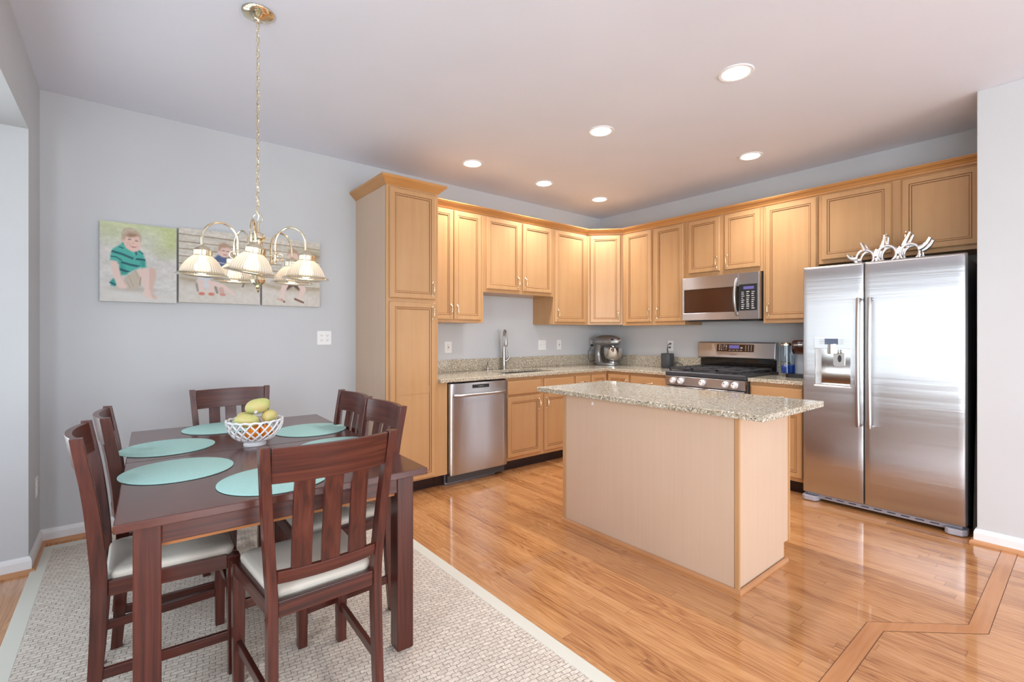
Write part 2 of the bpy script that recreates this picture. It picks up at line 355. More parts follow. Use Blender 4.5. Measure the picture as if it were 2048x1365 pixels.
# ------------------------------------------------------------------ mesh helpers
class MB:
    def __init__(s): s.bm = bmesh.new()
    def quad(s, pts, mi=0):
        f = s.bm.faces.new([s.bm.verts.new(p) for p in pts]); f.material_index = mi; return f
    def box(s, x0, x1, y0, y1, z0, z1, mi=0):
        v = [s.bm.verts.new(p) for p in ((x0, y0, z0), (x1, y0, z0), (x1, y1, z0), (x0, y1, z0), (x0, y0, z1), (x1, y0, z1), (x1, y1, z1), (x0, y1, z1))]
        for q in ((3, 2, 1, 0), (4, 5, 6, 7), (0, 1, 5, 4), (1, 2, 6, 5), (2, 3, 7, 6), (3, 0, 4, 7)):
            f = s.bm.faces.new([v[i] for i in q]); f.material_index = mi
        return s
    def loft(s, rings, caps=True, closed=False, mi=0):
        """rings: lists of points of equal length (closed loops)"""
        V = [[s.bm.verts.new(p) for p in r] for r in rings]
        n = len(V[0]); k = len(V)
        for i in range(k if closed else k - 1):
            a, b = V[i], V[(i + 1) % k]
            for j in range(n):
                f = s.bm.faces.new((a[j], a[(j + 1) % n], b[(j + 1) % n], b[j])); f.material_index = mi
        if caps and not closed:
            f = s.bm.faces.new(list(reversed(V[0]))); f.material_index = mi
            f = s.bm.faces.new(V[-1]); f.material_index = mi
        return s
    def prism(s, poly, z0, z1, mi=0, axes=(0, 1, 2)):
        def P(a, b, c):
            p = [0, 0, 0]; p[axes[0]] = a; p[axes[1]] = b; p[axes[2]] = c; return p
        return s.loft([[P(a, b, z0) for a, b in poly], [P(a, b, z1) for a, b in poly]], mi=mi)
    def tube(s, pts, r, n=8, closed=False, mi=0, flat=1.0):
        pts = [Vector(p) for p in pts]; k = len(pts)
        rs = r if isinstance(r, (list, tuple)) else [r] * k
        rings = []; up = None
        for i, p in enumerate(pts):
            if closed: t = pts[(i + 1) % k] - pts[i - 1]
            else: t = pts[min(i + 1, k - 1)] - pts[max(i - 1, 0)]
            t.normalize()
            if up is None:
                up = Vector((0, 0, 1)) if abs(t.z) < 0.9 else Vector((1, 0, 0))
            a = (up - t * up.dot(t)).normalized(); c = t.cross(a); up = a
            rings.append([p + (a * math.cos(2 * math.pi * j / n) * flat + c * math.sin(2 * math.pi * j / n)) * rs[i] for j in range(n)])
        return s.loft(rings, caps=True, closed=closed, mi=mi)
    def cyl(s, p0, p1, r0, r1=None, n=20, mi=0):
        return s.tube([p0, p1], [r0, r0 if r1 is None else r1], n, mi=mi)
    def lathe(s, prof, n=32, c=(0, 0, 0), flute=None, mi=0, caps=True):
        rings = []
        for r, z in prof:
            ring = []
            for j in range(n):
                a = 2 * math.pi * j / n
                rr = max(r, 1e-4) * (1 + (flute[1] * math.cos(a * flute[0]) if flute else 0))
                ring.append((c[0] + rr * math.cos(a), c[1] + rr * math.sin(a), c[2] + z))
            rings.append(ring)
        return s.loft(rings, caps=caps, mi=mi)
    def ell(s, c, r, n=20, m=12, rot=None, mi=0, fn=None):
        rings = []
        for i in range(m + 1):
            ph = -math.pi / 2 + math.pi * i / m
            ring = []
            for j in range(n):
                a = 2 * math.pi * j / n
                p = Vector((max(math.cos(ph), 1e-3) * math.cos(a) * r[0], max(math.cos(ph), 1e-3) * math.sin(a) * r[1], math.sin(ph) * r[2]))
                if fn: p = fn(p)
                if rot: p = rot @ p
                ring.append(p + Vector(c))
            rings.append(ring)
        return s.loft(rings, mi=mi)
    def cells(s, us, vs, mask, w0, w1, mp, mi=0):
        """slab of grid cells with holes"""
        vt = {}
        def V(i, j, w):
            k = (i, j, w)
            if k not in vt: vt[k] = s.bm.verts.new(mp(us[i], vs[j], w0 if w == 0 else w1))
            return vt[k]
        inc = lambda i, j: 0 <= i < len(us) - 1 and 0 <= j < len(vs) - 1 and mask(i, j)
        for i in range(len(us) - 1):
            for j in range(len(vs) - 1):
                if not inc(i, j): continue
                s.bm.faces.new((V(i, j, 1), V(i + 1, j, 1), V(i + 1, j + 1, 1), V(i, j + 1, 1)))
                s.bm.faces.new((V(i, j + 1, 0), V(i + 1, j + 1, 0), V(i + 1, j, 0), V(i, j, 0)))
                for di, dj, a, b in ((0, -1, (i, j), (i + 1, j)), (1, 0, (i + 1, j), (i + 1, j + 1)), (0, 1, (i + 1, j + 1), (i, j + 1)), (-1, 0, (i, j + 1), (i, j))):
                    if not inc(i + di, j + dj):
                        s.bm.faces.new((V(*a, 0), V(*b, 0), V(*b, 1), V(*a, 1)))
        return s
    def sweep(s, path, prof, closed=False, mi=0):
        """mitred sweep of profile (out, z) along a plan polyline; out is to the right of travel"""
        P = [Vector(p) for p in path]; rings = []
        for i, p in enumerate(P):
            d0 = (P[i] - P[i - 1]).normalized() if i > 0 else None
            d1 = (P[i + 1] - P[i]).normalized() if i < len(P) - 1 else None
            if d0 is None: d0 = d1
            if d1 is None: d1 = d0
            n0 = Vector((d0.y, -d0.x)); n1 = Vector((d1.y, -d1.x)); m = (n0 + n1).normalized(); m /= max(0.2, m.dot(n0))
            rings.append([(p.x + m.x * o, p.y + m.y * o, z) for o, z in prof])
        return s.loft(rings, mi=mi)
    def xf(s, mat):
        bmesh.ops.transform(s.bm, matrix=mat, verts=s.bm.verts); return s
    def build(s, name, mats, parent=None, smooth=False, bevel=0.0, seg=2, sub=0, loc=None, rot=None, ang=38):
        bmesh.ops.recalc_face_normals(s.bm, faces=s.bm.faces)
        if smooth:
            for f in s.bm.faces: f.smooth = True
            for ed in s.bm.edges:
                if len(ed.link_faces) == 2 and ed.calc_face_angle(0) > R(ang): ed.smooth = False
        ms = mats if isinstance(mats, (list, tuple)) else [mats]
        if any('steel' in q.name for q in ms):
            uv = s.bm.loops.layers.uv.new('UVMap')
            for f in s.bm.faces:
                ny = abs(f.normal.y) >= max(abs(f.normal.x), abs(f.normal.z))
                for lp in f.loops: c = lp.vert.co; lp[uv].uv = (c.x, c.z + (0 if ny else 0.37 * c.y)) if ny or abs(f.normal.z) > 0.7 else (c.y, c.z)
                if abs(f.normal.z) > 0.7:
                    for lp in f.loops: c = lp.vert.co; lp[uv].uv = (c.x, c.y)
        me = bpy.data.meshes.new(name); s.bm.to_mesh(me); s.bm.free()
        for m in (mats if isinstance(mats, (list, tuple)) else [mats]): me.materials.append(m)
        o = bpy.data.objects.new(name, me); COL.objects.link(o)
        if parent: o.parent = parent
        if loc: o.location = loc
        if rot: o.rotation_euler = rot
        if bevel:
            b = o.modifiers.new('bevel', 'BEVEL'); b.width = bevel; b.segments = seg; b.limit_method = 'ANGLE'; b.angle_limit = R(40)
        if sub:
            q = o.modifiers.new('subsurf', 'SUBSURF'); q.levels = sub; q.render_levels = sub
        return o

def tag(o, label, cat, group=None):
    o['label'] = label; o['category'] = cat
    if group: o['group'] = group
    return o
def thing(name, label, cat, loc=(0, 0, 0), rz=0.0, group=None):
    o = bpy.data.objects.new(name, None); COL.objects.link(o); o.empty_display_size = 0.1
    o.location = loc; o.rotation_euler = (0, 0, R(rz)); return tag(o, label, cat, group)
def struct(o): o['kind'] = 'structure'; return o
def dup(root, loc, rz, label, group=None):
    r = root.copy(); COL.objects.link(r); r.location = loc; r.rotation_euler = (0, 0, R(rz)); r['label'] = label
    if group: r['group'] = group
    for ch in list(root.children):
        c = ch.copy(); COL.objects.link(c); c.parent = r
        for g in list(ch.children):
            d = g.copy(); COL.objects.link(d); d.parent = c
    return r
def text_mesh(name, body, size, m, parent, loc, rot, depth=0.0004):
    cu = bpy.data.curves.new(name, 'FONT'); cu.body = body; cu.size = size; cu.align_x = 'CENTER'; cu.align_y = 'CENTER'; cu.extrude = depth
    t = bpy.data.objects.new(name, cu); COL.objects.link(t)
    bpy.context.view_layer.update()
    me = bpy.data.meshes.new_from_object(t.evaluated_get(bpy.context.evaluated_depsgraph_get()))
    bpy.data.objects.remove(t); me.name = name
    me.materials.clear(); me.materials.append(m)
    o = bpy.data.objects.new(name, me); COL.objects.link(o); o.parent = parent; o.location = loc; o.rotation_euler = rot
    return o
def arc(c, r, a0, a1, n, ax=(0, 2)):
    out = []
    for i in range(n + 1):
        a = R(a0 + (a1 - a0) * i / n); p = list(c); p[ax[0]] += r * math.cos(a); p[ax[1]] += r * math.sin(a); out.append(tuple(p))
    return out

# ================================================================== THE SETTING
XL, XD, YR, YD = -5.12, -0.72, -8.2, -3.555      # left wall, fridge stub wall, rear wall, stub start
BX, BX2 = -5.30, -5.80                            # bay
by0, by1 = -0.436, -3.60
m = MB(); m.prism([(0.1, 0.1), (-5.3, 0.1), (-6.0, -0.3), (-6.0, -3.8), (-5.3, -4.2), (-5.3, -8.4), (0.1, -8.4)], -0.05, 0.0)
struct(m.build('floor', M['floor']))
m = MB(); m.prism([(0.12, 0.12), (-5.24, 0.12), (-5.24, -8.4), (0.12, -8.4)], CEIL, CEIL + 0.08)
struct(m.build('ceiling', M['ceiling']))
m = MB(); m.box(XL - 0.18, 0.12, 0, 0.12, 0, CEIL); struct(m.build('wall_back', M['wall']))
m = MB(); m.box(0, 0.12, -3.7, 0, 0, CEIL); struct(m.build('wall_right', M['wall']))
m = MB(); m.box(XD, 0.0, YR, YD, 0, CEIL); struct(m.build('wall_stub', M['wall'], bevel=0.004))
# left wall with the bay opening and a window added further back for fill light
ys = [0.0, by0, by1, -4.3, -7.6, YR]; zs = [0, 0.25, 0.5, 2.15, 2.352, CEIL]
def lm(i, j):
    if i == 1 and j < 4: return False
    if i == 3 and 1 <= j < 3: return False
    return True
m = MB(); m.cells(ys, zs, lm, 0, 1, lambda u, v, w: (XL - 0.18 * (1 - w), u, v)); struct(m.build('wall_left', M['wall']))
# rear wall with a wide window added for fill light
xs = [XL, -4.72, -1.12, XD]; zs2 = [0, 0.2, 2.4, CEIL]
m = MB(); m.cells(xs, zs2, lambda i, j: not (i == 1 and j == 1), 0, 1, lambda u, v, w: (u, YR - 0.12 * w, v)); struct(m.build('wall_front', M['wall']))
# bay walls
bz = [0, 0.5, 2.15, 2.352]
def bay_wall(p0, p1, wins):
    p0, p1 = Vector(p0), Vector(p1); d = (p1 - p0); L = d.length; d.normalize(); nrm = Vector((-d.y, d.x))
    us = [0]
    for a, b in wins: us += [a, b]
    us.append(L)
    def mp(u, v, w):
        q = p0 + d * u + nrm * (0.12 * w); return (q.x, q.y, v)
    mm = MB(); mm.cells(us, bz, lambda i, j: not (i % 2 == 1 and j == 1), 0, 1, mp)
    return mm, p0, d, nrm, L
wcount = [0]
def window(p0, d, nrm, a, b, z0, z1, mid=True, muntins=0):
    """white window unit: frame and sashes, pane as a child"""
    wcount[0] += 1
    def mp(u, v, w):
        q = p0 + d * u + nrm * w; return (q.x, q.y, v)
    def bar(mm, u0, u1, v0, v1, w0=0.03, w1=0.09):
        mm.loft([[mp(u0, v0, w0), mp(u1, v0, w0), mp(u1, v1, w0), mp(u0, v1, w0)], [mp(u0, v0, w1), mp(u1, v0, w1), mp(u1, v1, w1), mp(u0, v1, w1)]])
    mm = MB(); f = 0.05
    bar(mm, a, a + f, z0, z1); bar(mm, b - f, b, z0, z1); bar(mm, a + f, b - f, z0, z0 + f); bar(mm, a + f, b - f, z1 - f, z1)
    if mid: bar(mm, a + f, b - f, (z0 + z1) / 2 - 0.025, (z0 + z1) / 2 + 0.025, 0.04, 0.08)
    for k in range(muntins):
        u = a + (b - a) * (k + 1) / (muntins + 1); bar(mm, u - 0.04, u + 0.04, z0 + f, z1 - f)
    bar(mm, a - 0.03, b + 0.03, z0 - 0.03, z0, -0.04, 0.03)
    w = struct(mm.build('window_%d' % wcount[0], M['vinyl']))
    g = MB(); g.quad([mp(a + f, z0 + f, 0.062), mp(b - f, z0 + f, 0.062), mp(b - f, z1 - f, 0.062), mp(a + f, z1 - f, 0.062)])
    g.build('pane', M['glass'], w)
mm, p0, d, nr, L = bay_wall((BX2, -0.936), (BX2, -3.10), [(0.08, 0.70), (0.772, 1.392), (1.464, 2.084)])
d2 = d
# nrm must point out of the room (-x)
if nr.x > 0:
    mm.bm.free(); nr = -nr
    def mpb(u, v, w): q = p0 + d * u + nr * (0.12 * w); return (q.x, q.y, v)
    mm = MB(); mm.cells([0, 0.08, 0.70, 0.772, 1.392, 1.464, 2.084, L], bz, lambda i, j: not (i % 2 == 1 and j == 1), 0, 1, mpb)
struct(mm.build('wall_bay', M['wall']))
for a, b in ((0.08, 0.70), (0.772, 1.392), (1.464, 2.084)): window(p0, d, nr, a, b, 0.5, 2.15)
for pa, pb, nm in (((BX, by0), (BX2, -0.936), 'wall_bay_far'), ((BX2, -3.10), (BX, by1), 'wall_bay_near')):
    pa, pb = Vector(pa), Vector(pb); d = (pb - pa); L = d.length; d.normalize(); nr = Vector((-d.y, d.x))
    if nr.x > 0: nr = -nr
    def mpb(u, v, w): q = pa + d * u + nr * (0.12 * w); return (q.x, q.y, v)
    mm = MB(); mm.cells([0, 0.08, L - 0.08, L], bz, lambda i, j: not (i == 1 and j == 1), 0, 1, mpb)
    struct(mm.build(nm, M['wall'])); window(pa, d, nr, 0.08, L - 0.08, 0.5, 2.15)
m = MB(); m.prism([(XL - 0.18, by0 + 0.1), (BX2 - 0.15, -0.85), (BX2 - 0.15, -3.2), (XL - 0.18, by1 - 0.1)], 2.352, 2.42); struct(m.build('ceiling_bay', M['ceiling']))
window(Vector((XL - 0.06, -4.3)), Vector((0, -1)), Vector((-1, 0)), 0, 3.3, 0.25, 2.15, False, 2)  # unseen window, added to let the side fill lamp in
window(Vector((-4.72, YR)), Vector((1, 0)), Vector((0, -1)), 0, 3.6, 0.2, 2.4, False, 3)  # unseen window, added to let the rear fill lamp in

# baseboards and oak shoe moulding
bprof = [(0, 0.0), (0.014, 0.0), (0.014, 0.062), (0.011, 0.074), (0.006, 0.084), (0, 0.086)]
sprof = [(0.014, 0.0), (0.032, 0.0), (0.030, 0.010), (0.024, 0.017), (0.014, 0.020)]
bb = {'baseboard_back': [(XL, 0), (-3.185, 0)],
      'baseboard_left': [(BX2, -0.936), (BX, by0), (XL, by0), (XL, -0.0)],
      'baseboard_stub': [(XD + 0.04, YD), (XD, YD), (XD, YR)],
      'baseboard_left_rear': [(XL, YR), (XL, by1), (BX, by1)]}
for nm, path in bb.items():
    m = MB(); m.sweep(path, bprof); struct(m.build(nm, M['white'], bevel=0.001))
    m = MB(); m.sweep(path, sprof); struct(m.build(nm.replace('baseboard', 'trim'), M['shoe']))

# oak border inlaid in the floor
pth = [(-5.1, -3.38), (-2.20, -3.38), (-1.884, -3.664), (XD - 0.033, -3.664)]
m = MB(); m.sweep(pth, [(0.0, 0.0004), (0.062, 0.0004), (0.062, 0.0012), (0.0, 0.0012)]); struct(m.build('trim_inlay', M['inlay']))
m = MB(); m.sweep(pth, [(-0.0025, 0.0002), (0.0, 0.0002), (0.0, 0.0009), (-0.0025, 0.0009)]); m.sweep(pth, [(0.062, 0.0002), (0.0645, 0.0002), (0.0645, 0.0009), (0.062, 0.0009)])
struct(m.build('trim_inlay_joint', M['joint']))

# recessed ceiling lights
LP = [(-2.056, -2.731, 'w', 'recessed ceiling light nearest the camera, high above the island end by the fridge'),
      (-2.048, -1.745, 'w', 'recessed ceiling light above the far half of the island, middle of the ceiling'),
      (-2.399, -0.617, 'w', 'recessed ceiling light just in front of the dishwasher side, leftmost of the six'),
      (-0.717, -2.207, 'w', 'recessed ceiling light in front of the tall cabinet beside the microwave'),
      (-1.551, -0.608, 'c', 'cool white recessed ceiling light over the sink'),
      (-0.707, -0.588, 'c', 'cool white recessed ceiling light deepest in the corner of the kitchen')]
for x, y, k, lab in LP:
    t = thing('recessed_light', lab, 'ceiling light', (x, y, CEIL), 0, 'recessed ceiling lights')
    m = MB(); m.lathe([(0.068, 0.004), (0.070, -0.004), (0.090, -0.006), (0.095, -0.002), (0.095, 0.002)], 48)
    m.bm.faces.ensure_lookup_table()
    m.build('trim_ring', M['white'], t, smooth=True)
    m = MB(); m.lathe([(0.069, -0.0065), (0.05, -0.0085), (0.001, -0.009)], 40); m.build('lens', M['lens_w' if k == 'w' else 'lens_c'], t, smooth=True)
    l = bpy.data.lights.new('recessed_lamp', 'SPOT'); l.energy = 54 if k == 'w' else 54; l.spot_size = R(140); l.spot_blend = 1.0; l.shadow_soft_size = 0.06
    l.color = (1.0, 0.96, 0.92) if k == 'w' else (0.92, 0.95, 1.0)
    o = bpy.data.objects.new('recessed_lamp', l); COL.objects.link(o); o.parent = t; o.location = (0, 0, -0.03)

# ================================================================== KITCHEN CABINETS
def pull_mb(s=0.048):
    """ornate brass pull, along local z, standing out along -y"""
    m = MB(); pts = []; rs = []
    N = 22
    for i in range(N + 1):
        t = -1 + 2 * i / N
        out = 0.023 * (1 - abs(t) ** 3.2)
        pts.append((0, -0.003 - out, s * t))
        a = abs(t)
        r = 0.0036 + 0.0028 * math.exp(-(t / 0.10) ** 2) + 0.0016 * math.exp(-((a - 0.33) / 0.06) ** 2) + 0.0022 * math.exp(-((a - 0.62) / 0.07) ** 2) + 0.002 * math.exp(-((a - 1) / 0.08) ** 2)
        rs.append(r)
    m.tube(pts, rs, 8)
    for q in (-1, 1):
        m.ell((0, -0.003, q * s), (0.0075, 0.004, 0.010), 10, 6)
        m.ell((0, -0.003, q * (s + 0.010)), (0.0045, 0.003, 0.005), 8, 6)
    return m
PULL = {}
def add_pull(parent, x, z, horiz=False, y=-0.02):
    k = 'h' if horiz else 'v'
    if k not in PULL:
        o = pull_mb().build('handle', M['pull'], None, smooth=True); PULL[k] = o.data
        if horiz: o.data.transform(Matrix.Rotation(R(90), 4, 'Y'))
        bpy.data.objects.remove(o)
    o = bpy.data.objects.new('handle', PULL[k]); COL.objects.link(o); o.parent = parent; o.location = (x, y, z); return o
DPROF = [(0.0, 0.0), (0.0, 0.013), (0.007, 0.0195), (0.041, 0.0195), (0.0425, 0.0160), (0.0455, 0.0160), (0.047, 0.018), (0.0545, 0.0170), (0.056, 0.0118), (0.0592, 0.0108)]
DMI = [0, 0, 0, 1, 1, 0, 0, 1, 1]
def door_mb(w, h, rail=None):
    m = MB(); V = []
    for ins, out in DPROF:
        V.append([m.bm.verts.new(p) for p in ((ins, -out, ins), (w - ins, -out, ins), (w - ins, -out, h - ins), (ins, -out, h - ins))])
    for i in range(len(V) - 1):
        for j in range(4):
            f = m.bm.faces.new((V[i][j], V[i][(j + 1) % 4], V[i + 1][(j + 1) % 4], V[i + 1][j])); f.material_index = DMI[i]
    m.bm.faces.new(V[-1]); m.bm.faces.new(list(reversed(V[0])))
    if rail: m.box(0.0575, w - 0.0575, -0.0145, -0.0105, rail - 0.03, rail + 0.03)
    return m
def add_door(cab, x0, x1, z0, z1, y, pull=None, rail=None):
    o = door_mb(x1 - x0, z1 - z0, rail).build('door', [M['maple'], M['groove']], cab, loc=(x0, y, z0))
    w, h = x1 - x0, z1 - z0
    if pull:
        px = w - 0.028 if 'R' in pull else 0.028
        pz = 0.085 if 'b' in pull else h - 0.085
        if 'c' in pull: px = w / 2
        add_pull(o, px, pz)
    return o
def add_drawer(cab, x0, x1, z0, z1, y, pull=True):
    w, h = x1 - x0, z1 - z0
    m = MB(); V = []
    for ins, out in ((0, 0), (0, 0.013), (0.006, 0.0185), (0.010, 0.0195)):
        V.append([(ins, -out, ins), (w - ins, -out, ins), (w - ins, -out, h - ins), (ins, -out, h - ins)])
    m.loft(V); o = m.build('drawer', M['maple_h'], cab, loc=(x0, y, z0))
    if pull: add_pull(o, w / 2, h / 2, True)
    return o
ZT = 2.395
def upper(label, origin, rz, w, z0, doors, name='wall_cabinet'):
    c = thing(name, label, 'cabinet', (*origin, 0), rz, 'maple wall cabinets')
    m = MB(); m.box(0, w, -0.33, -0.002, z0, ZT); m.build('body', M['maple'], c, bevel=0.0015)
    for x0, x1, a, b, p in doors: add_door(c, x0, x1, a, b, -0.3305, p)
    return c
# --- wall B (back wall): local x = world x
xo = -2.735
upper('maple two-door wall cabinet between the tall pantry and the shorter cabinet over the sink', (xo, 0), 0, 0.657, 1.37,
      [(0.015, 0.315, 1.395, 2.385, 'Rb'), (0.323, 0.622, 1.395, 2.385, 'Lb')])
xo = -2.078
upper('shorter maple two-door wall cabinet above the sink and faucet', (xo, 0), 0, 0.923, 1.665,
      [(0.03, 0.443, 1.697, 2.385, 'Rb'), (0.483, 0.885, 1.697, 2.385, 'Lb')])
xo = -1.155
upper('maple single-door wall cabinet right of the one above the sink, next to the corner', (xo, 0), 0, 0.545, 1.37,
      [(0.02, 0.495, 1.395, 2.385, 'Lb')])
# --- diagonal corner
c = thing('corner_wall_cabinet', 'maple single-door wall cabinet set diagonally in the kitchen corner above the stand mixer', 'cabinet', (-0.61, -0.33, 0), -45, 'maple wall cabinets')
rm = Matrix.Rotation(R(45), 4, 'Z') @ Matrix.Translation((0.61, 0.33, 0))
m = MB(); m.prism([(-0.002, -0.002), (-0.608, -0.002), (-0.608, -0.33), (-0.33, -0.608), (-0.002, -0.608)], 1.37, ZT); m.xf(rm); m.build('body', M['maple'], c, bevel=0.0015)
add_door(c, 0.028, 0.368, 1.395, 2.385, -0.001, 'Rb')
# --- wall C (right wall): origin (0, y), rz -90, local x runs towards the camera
def yC(y): return (0, y)
upper('maple two-door wall cabinet between the corner cabinet and the microwave', yC(-0.612), -90, 0.773, 1.36,
      [(0.05, 0.384, 1.395, 2.385, 'Rb'), (0.428, 0.761, 1.395, 2.385, 'Lb')])
upper('short maple two-door wall cabinet directly above the microwave', yC(-1.387), -90, 0.757, 1.825,
      [(0.041, 0.366, 1.866, 2.385, 'Rb'), (0.410, 0.733, 1.866, 2.385, 'Lb')])
upper('tall maple single-door wall cabinet between the microwave and the fridge', yC(-2.146), -90, 0.432, 1.36,
      [(0.021, 0.423, 1.393, 2.385, 'Lb')])
upper('wide maple two-door wall cabinet above the fridge', yC(-2.580), -90, 0.970, 1.832,
      [(0.022, 0.479, 1.862, 2.385, 'Rb'), (0.537, 0.951, 1.862, 2.385, 'Lb')])
# crown moulding along the wall cabinets
cp = [(0.0, 2.396), (0.004, 2.396), (0.008, 2.402), (0.010, 2.412), (0.016, 2.416), (0.020, 2.424), (0.032, 2.434), (0.042, 2.438), (0.046, 2.446), (0.050, 2.448), (0.050, 2.456), (0.0, 2.456)]
m = MB(); m.sweep([(-2.734, -0.33), (-0.61, -0.33), (-0.33, -0.61), (-0.33, -3.552)], cp)
tag(m.build('crown_molding', M['crown']), 'long honey maple crown moulding running along the tops of the wall cabinets around the corner', 'molding')

# --- pantry
PZ = 2.418
c = thing('pantry_cabinet', 'tall maple pantry cabinet with two stacked doors at the left end of the kitchen', 'cabinet', (-3.185, 0, 0))
m = MB(); m.box(0, 0.012, -0.592, -0.002, 0.1, PZ); m.build('side_panel', M['veneer'], c)['label'] = 'paler flat side panel'
m = MB(); m.box(0.012, 0.45, -0.592, -0.002, 0.1, PZ); m.box(0.0, 0.45, -0.61, -0.592, 0.1, PZ); m.build('body', M['maple'], c, bevel=0.001)
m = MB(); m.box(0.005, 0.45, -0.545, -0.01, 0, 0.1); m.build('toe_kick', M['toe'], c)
add_door(c, 0.022, 0.42, 1.542, 2.39, -0.6105, 'Rb')
add_door(c, 0.022, 0.42, 0.112, 1.516, -0.6105, 'Rt', rail=0.71)
pp = [(0.0, 2.405), (0.004, 2.405), (0.012, 2.415), (0.022, 2.424), (0.042, 2.444), (0.052, 2.452), (0.055, 2.458), (0.055, 2.470), (0.0, 2.470)]
m = MB(); m.sweep([(0.0, -0.002), (0.0, -0.61), (0.45, -0.61), (0.45, -0.01)], pp)
m.box(0.0, 0.45, -0.61, -0.002, PZ - 0.002, 2.469)
m.build('crown', M['crown'], c)

fs = thing('filler_strip', 'narrow maple filler strip between the pantry and the dishwasher', 'filler strip', (-2.734, 0, 0))
m = MB(); m.box(0.0005, 0.089, -0.609, -0.59, 0.1, 0.8635); m.build('panel', M['maple'], fs, bevel=0.001)
m = MB(); m.box(0.0005, 0.089, -0.545, -0.53, 0, 0.1); m.build('toe_kick', M['toe'], fs)
# --- base cabinets
ZB = 0.864
def base(label, origin, rz, w, doors, drawers, group='maple base cabinets', ym=-0.61, kick=True, sink=False):
    c = thing('base_cabinet', label, 'cabinet', (*origin, 0), rz, group)
    m = MB()
    if sink:
        m.cells([0, 0.05, w - 0.05, w], [ym, -0.565, -0.10, -0.003], lambda i, j: not (i == 1 and j == 1), 0.66, ZB, lambda u, v, q: (u, v, q)); m.box(0, w, ym, -0.003, 0.1, 0.66)
    else: m.box(0, w, ym, -0.003, 0.1, ZB)
    m.build('body', M['maple'], c, bevel=0.0 if sink else 0.001)
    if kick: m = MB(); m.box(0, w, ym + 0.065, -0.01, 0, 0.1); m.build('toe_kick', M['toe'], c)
    for x0, x1, z0, z1, p in drawers: add_drawer(c, x0, x1, z0, z1, ym - 0.0005, p)
    for x0, x1, z0, z1, p in doors: add_door(c, x0, x1, z0, z1, ym - 0.0005, p)
    return c
base('maple base cabinet under the sink with two doors and two false drawer fronts', (-2.032, 0), 0, 0.90,
     [(0.014, 0.425, 0.13, 0.682, 'Rt'), (0.472, 0.880, 0.13, 0.682, 'Lt')], [(0.014, 0.425, 0.704, 0.834, False), (0.472, 0.880, 0.704, 0.834, False)], sink=True)
base('narrow maple base cabinet with a drawer, right of the sink cabinet', (-1.130, 0), 0, 0.245,
     [(0.012, 0.236, 0.13, 0.682, 'Rt')], [(0.012, 0.236, 0.704, 0.834, True)])
c = thing('corner_base_cabinet', 'maple corner base cabinet with folding doors below the stand mixer', 'cabinet', (0, 0, 0), 0, 'maple base cabinets')
m = MB(); m.prism([(-0.003, -0.003), (-0.884, -0.003), (-0.884, -0.61), (-0.612, -0.61), (-0.612, -0.924), (-0.003, -0.924)], 0.1, ZB); m.build('body', M['maple'], c, bevel=0.001)
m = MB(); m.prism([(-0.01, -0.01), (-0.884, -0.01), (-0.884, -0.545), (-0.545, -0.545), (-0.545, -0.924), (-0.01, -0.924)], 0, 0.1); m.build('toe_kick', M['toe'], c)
add_door(c, -0.876, -0.637, 0.13, 0.834, -0.6105)
o = door_mb(0.272, 0.704).build('door', [M['maple'], M['groove']], c, loc=(-0.6125, -0.640, 0.13), rot=(0, 0, R(-90)))
add_pull(o, 0.245, 0.60)
base('maple base cabinet with a wide drawer, left of the gas range', (0, -0.926), -90, 0.452,
     [(0.012, 0.44, 0.13, 0.682, 'Rt')], [(0.012, 0.44, 0.704, 0.834, True)])
base('maple base cabinet with a drawer between the gas range and the fridge', (0, -2.155), -90, 0.42,
     [(0.012, 0.409, 0.13, 0.662, 'Lt')], [(0.012, 0.409, 0.682, 0.834, True)])

# --- worktops
ZC = 0.895
xs = [-2.733, -1.95, -1.30, -0.65, -0.004]; ys = [-1.383, -0.65, -0.54, -0.14, -0.004]
def cm(i, j):
    if i < 3 and j == 0: return False
    if i == 1 and j == 2: return False
    return True
ct = thing('countertop', 'L-shaped speckled beige granite countertop with the sink, running into the corner', 'countertop', (-0.65, -0.65, ZB))
off = Matrix.Translation((0.65, 0.65, -ZB))
m = MB(); m.cells(xs, ys, cm, ZB, ZC, lambda u, v, w: (u, v, w)); m.xf(off); m.build('slab', M['granite'], ct, bevel=0.004, seg=3)
m = MB(); m.box(-2.733, -0.022, -0.022, -0.003, ZC, 1.014); m.xf(off); m.build('backsplash', M['granite'], ct, bevel=0.002)
m = MB(); m.box(-0.022, -0.003, -1.383, -0.004, ZC, 1.014); m.xf(off); m.build('backsplash', M['granite'], ct, bevel=0.002)
ct = thing('countertop', 'short speckled granite countertop under the coffee maker, between range and fridge', 'countertop', (-0.65, -2.15, ZB))
off = Matrix.Translation((0.65, 2.15, -ZB))
m = MB(); m.box(-0.65, -0.004, -2.578, -2.152, ZB, ZC); m.xf(off); m.build('slab', M['granite'], ct, bevel=0.004, seg=3)
m = MB(); m.box(-0.022, -0.003, -2.578, -2.152, ZC, 1.014); m.xf(off); m.build('backsplash', M['granite'], ct, bevel=0.002)

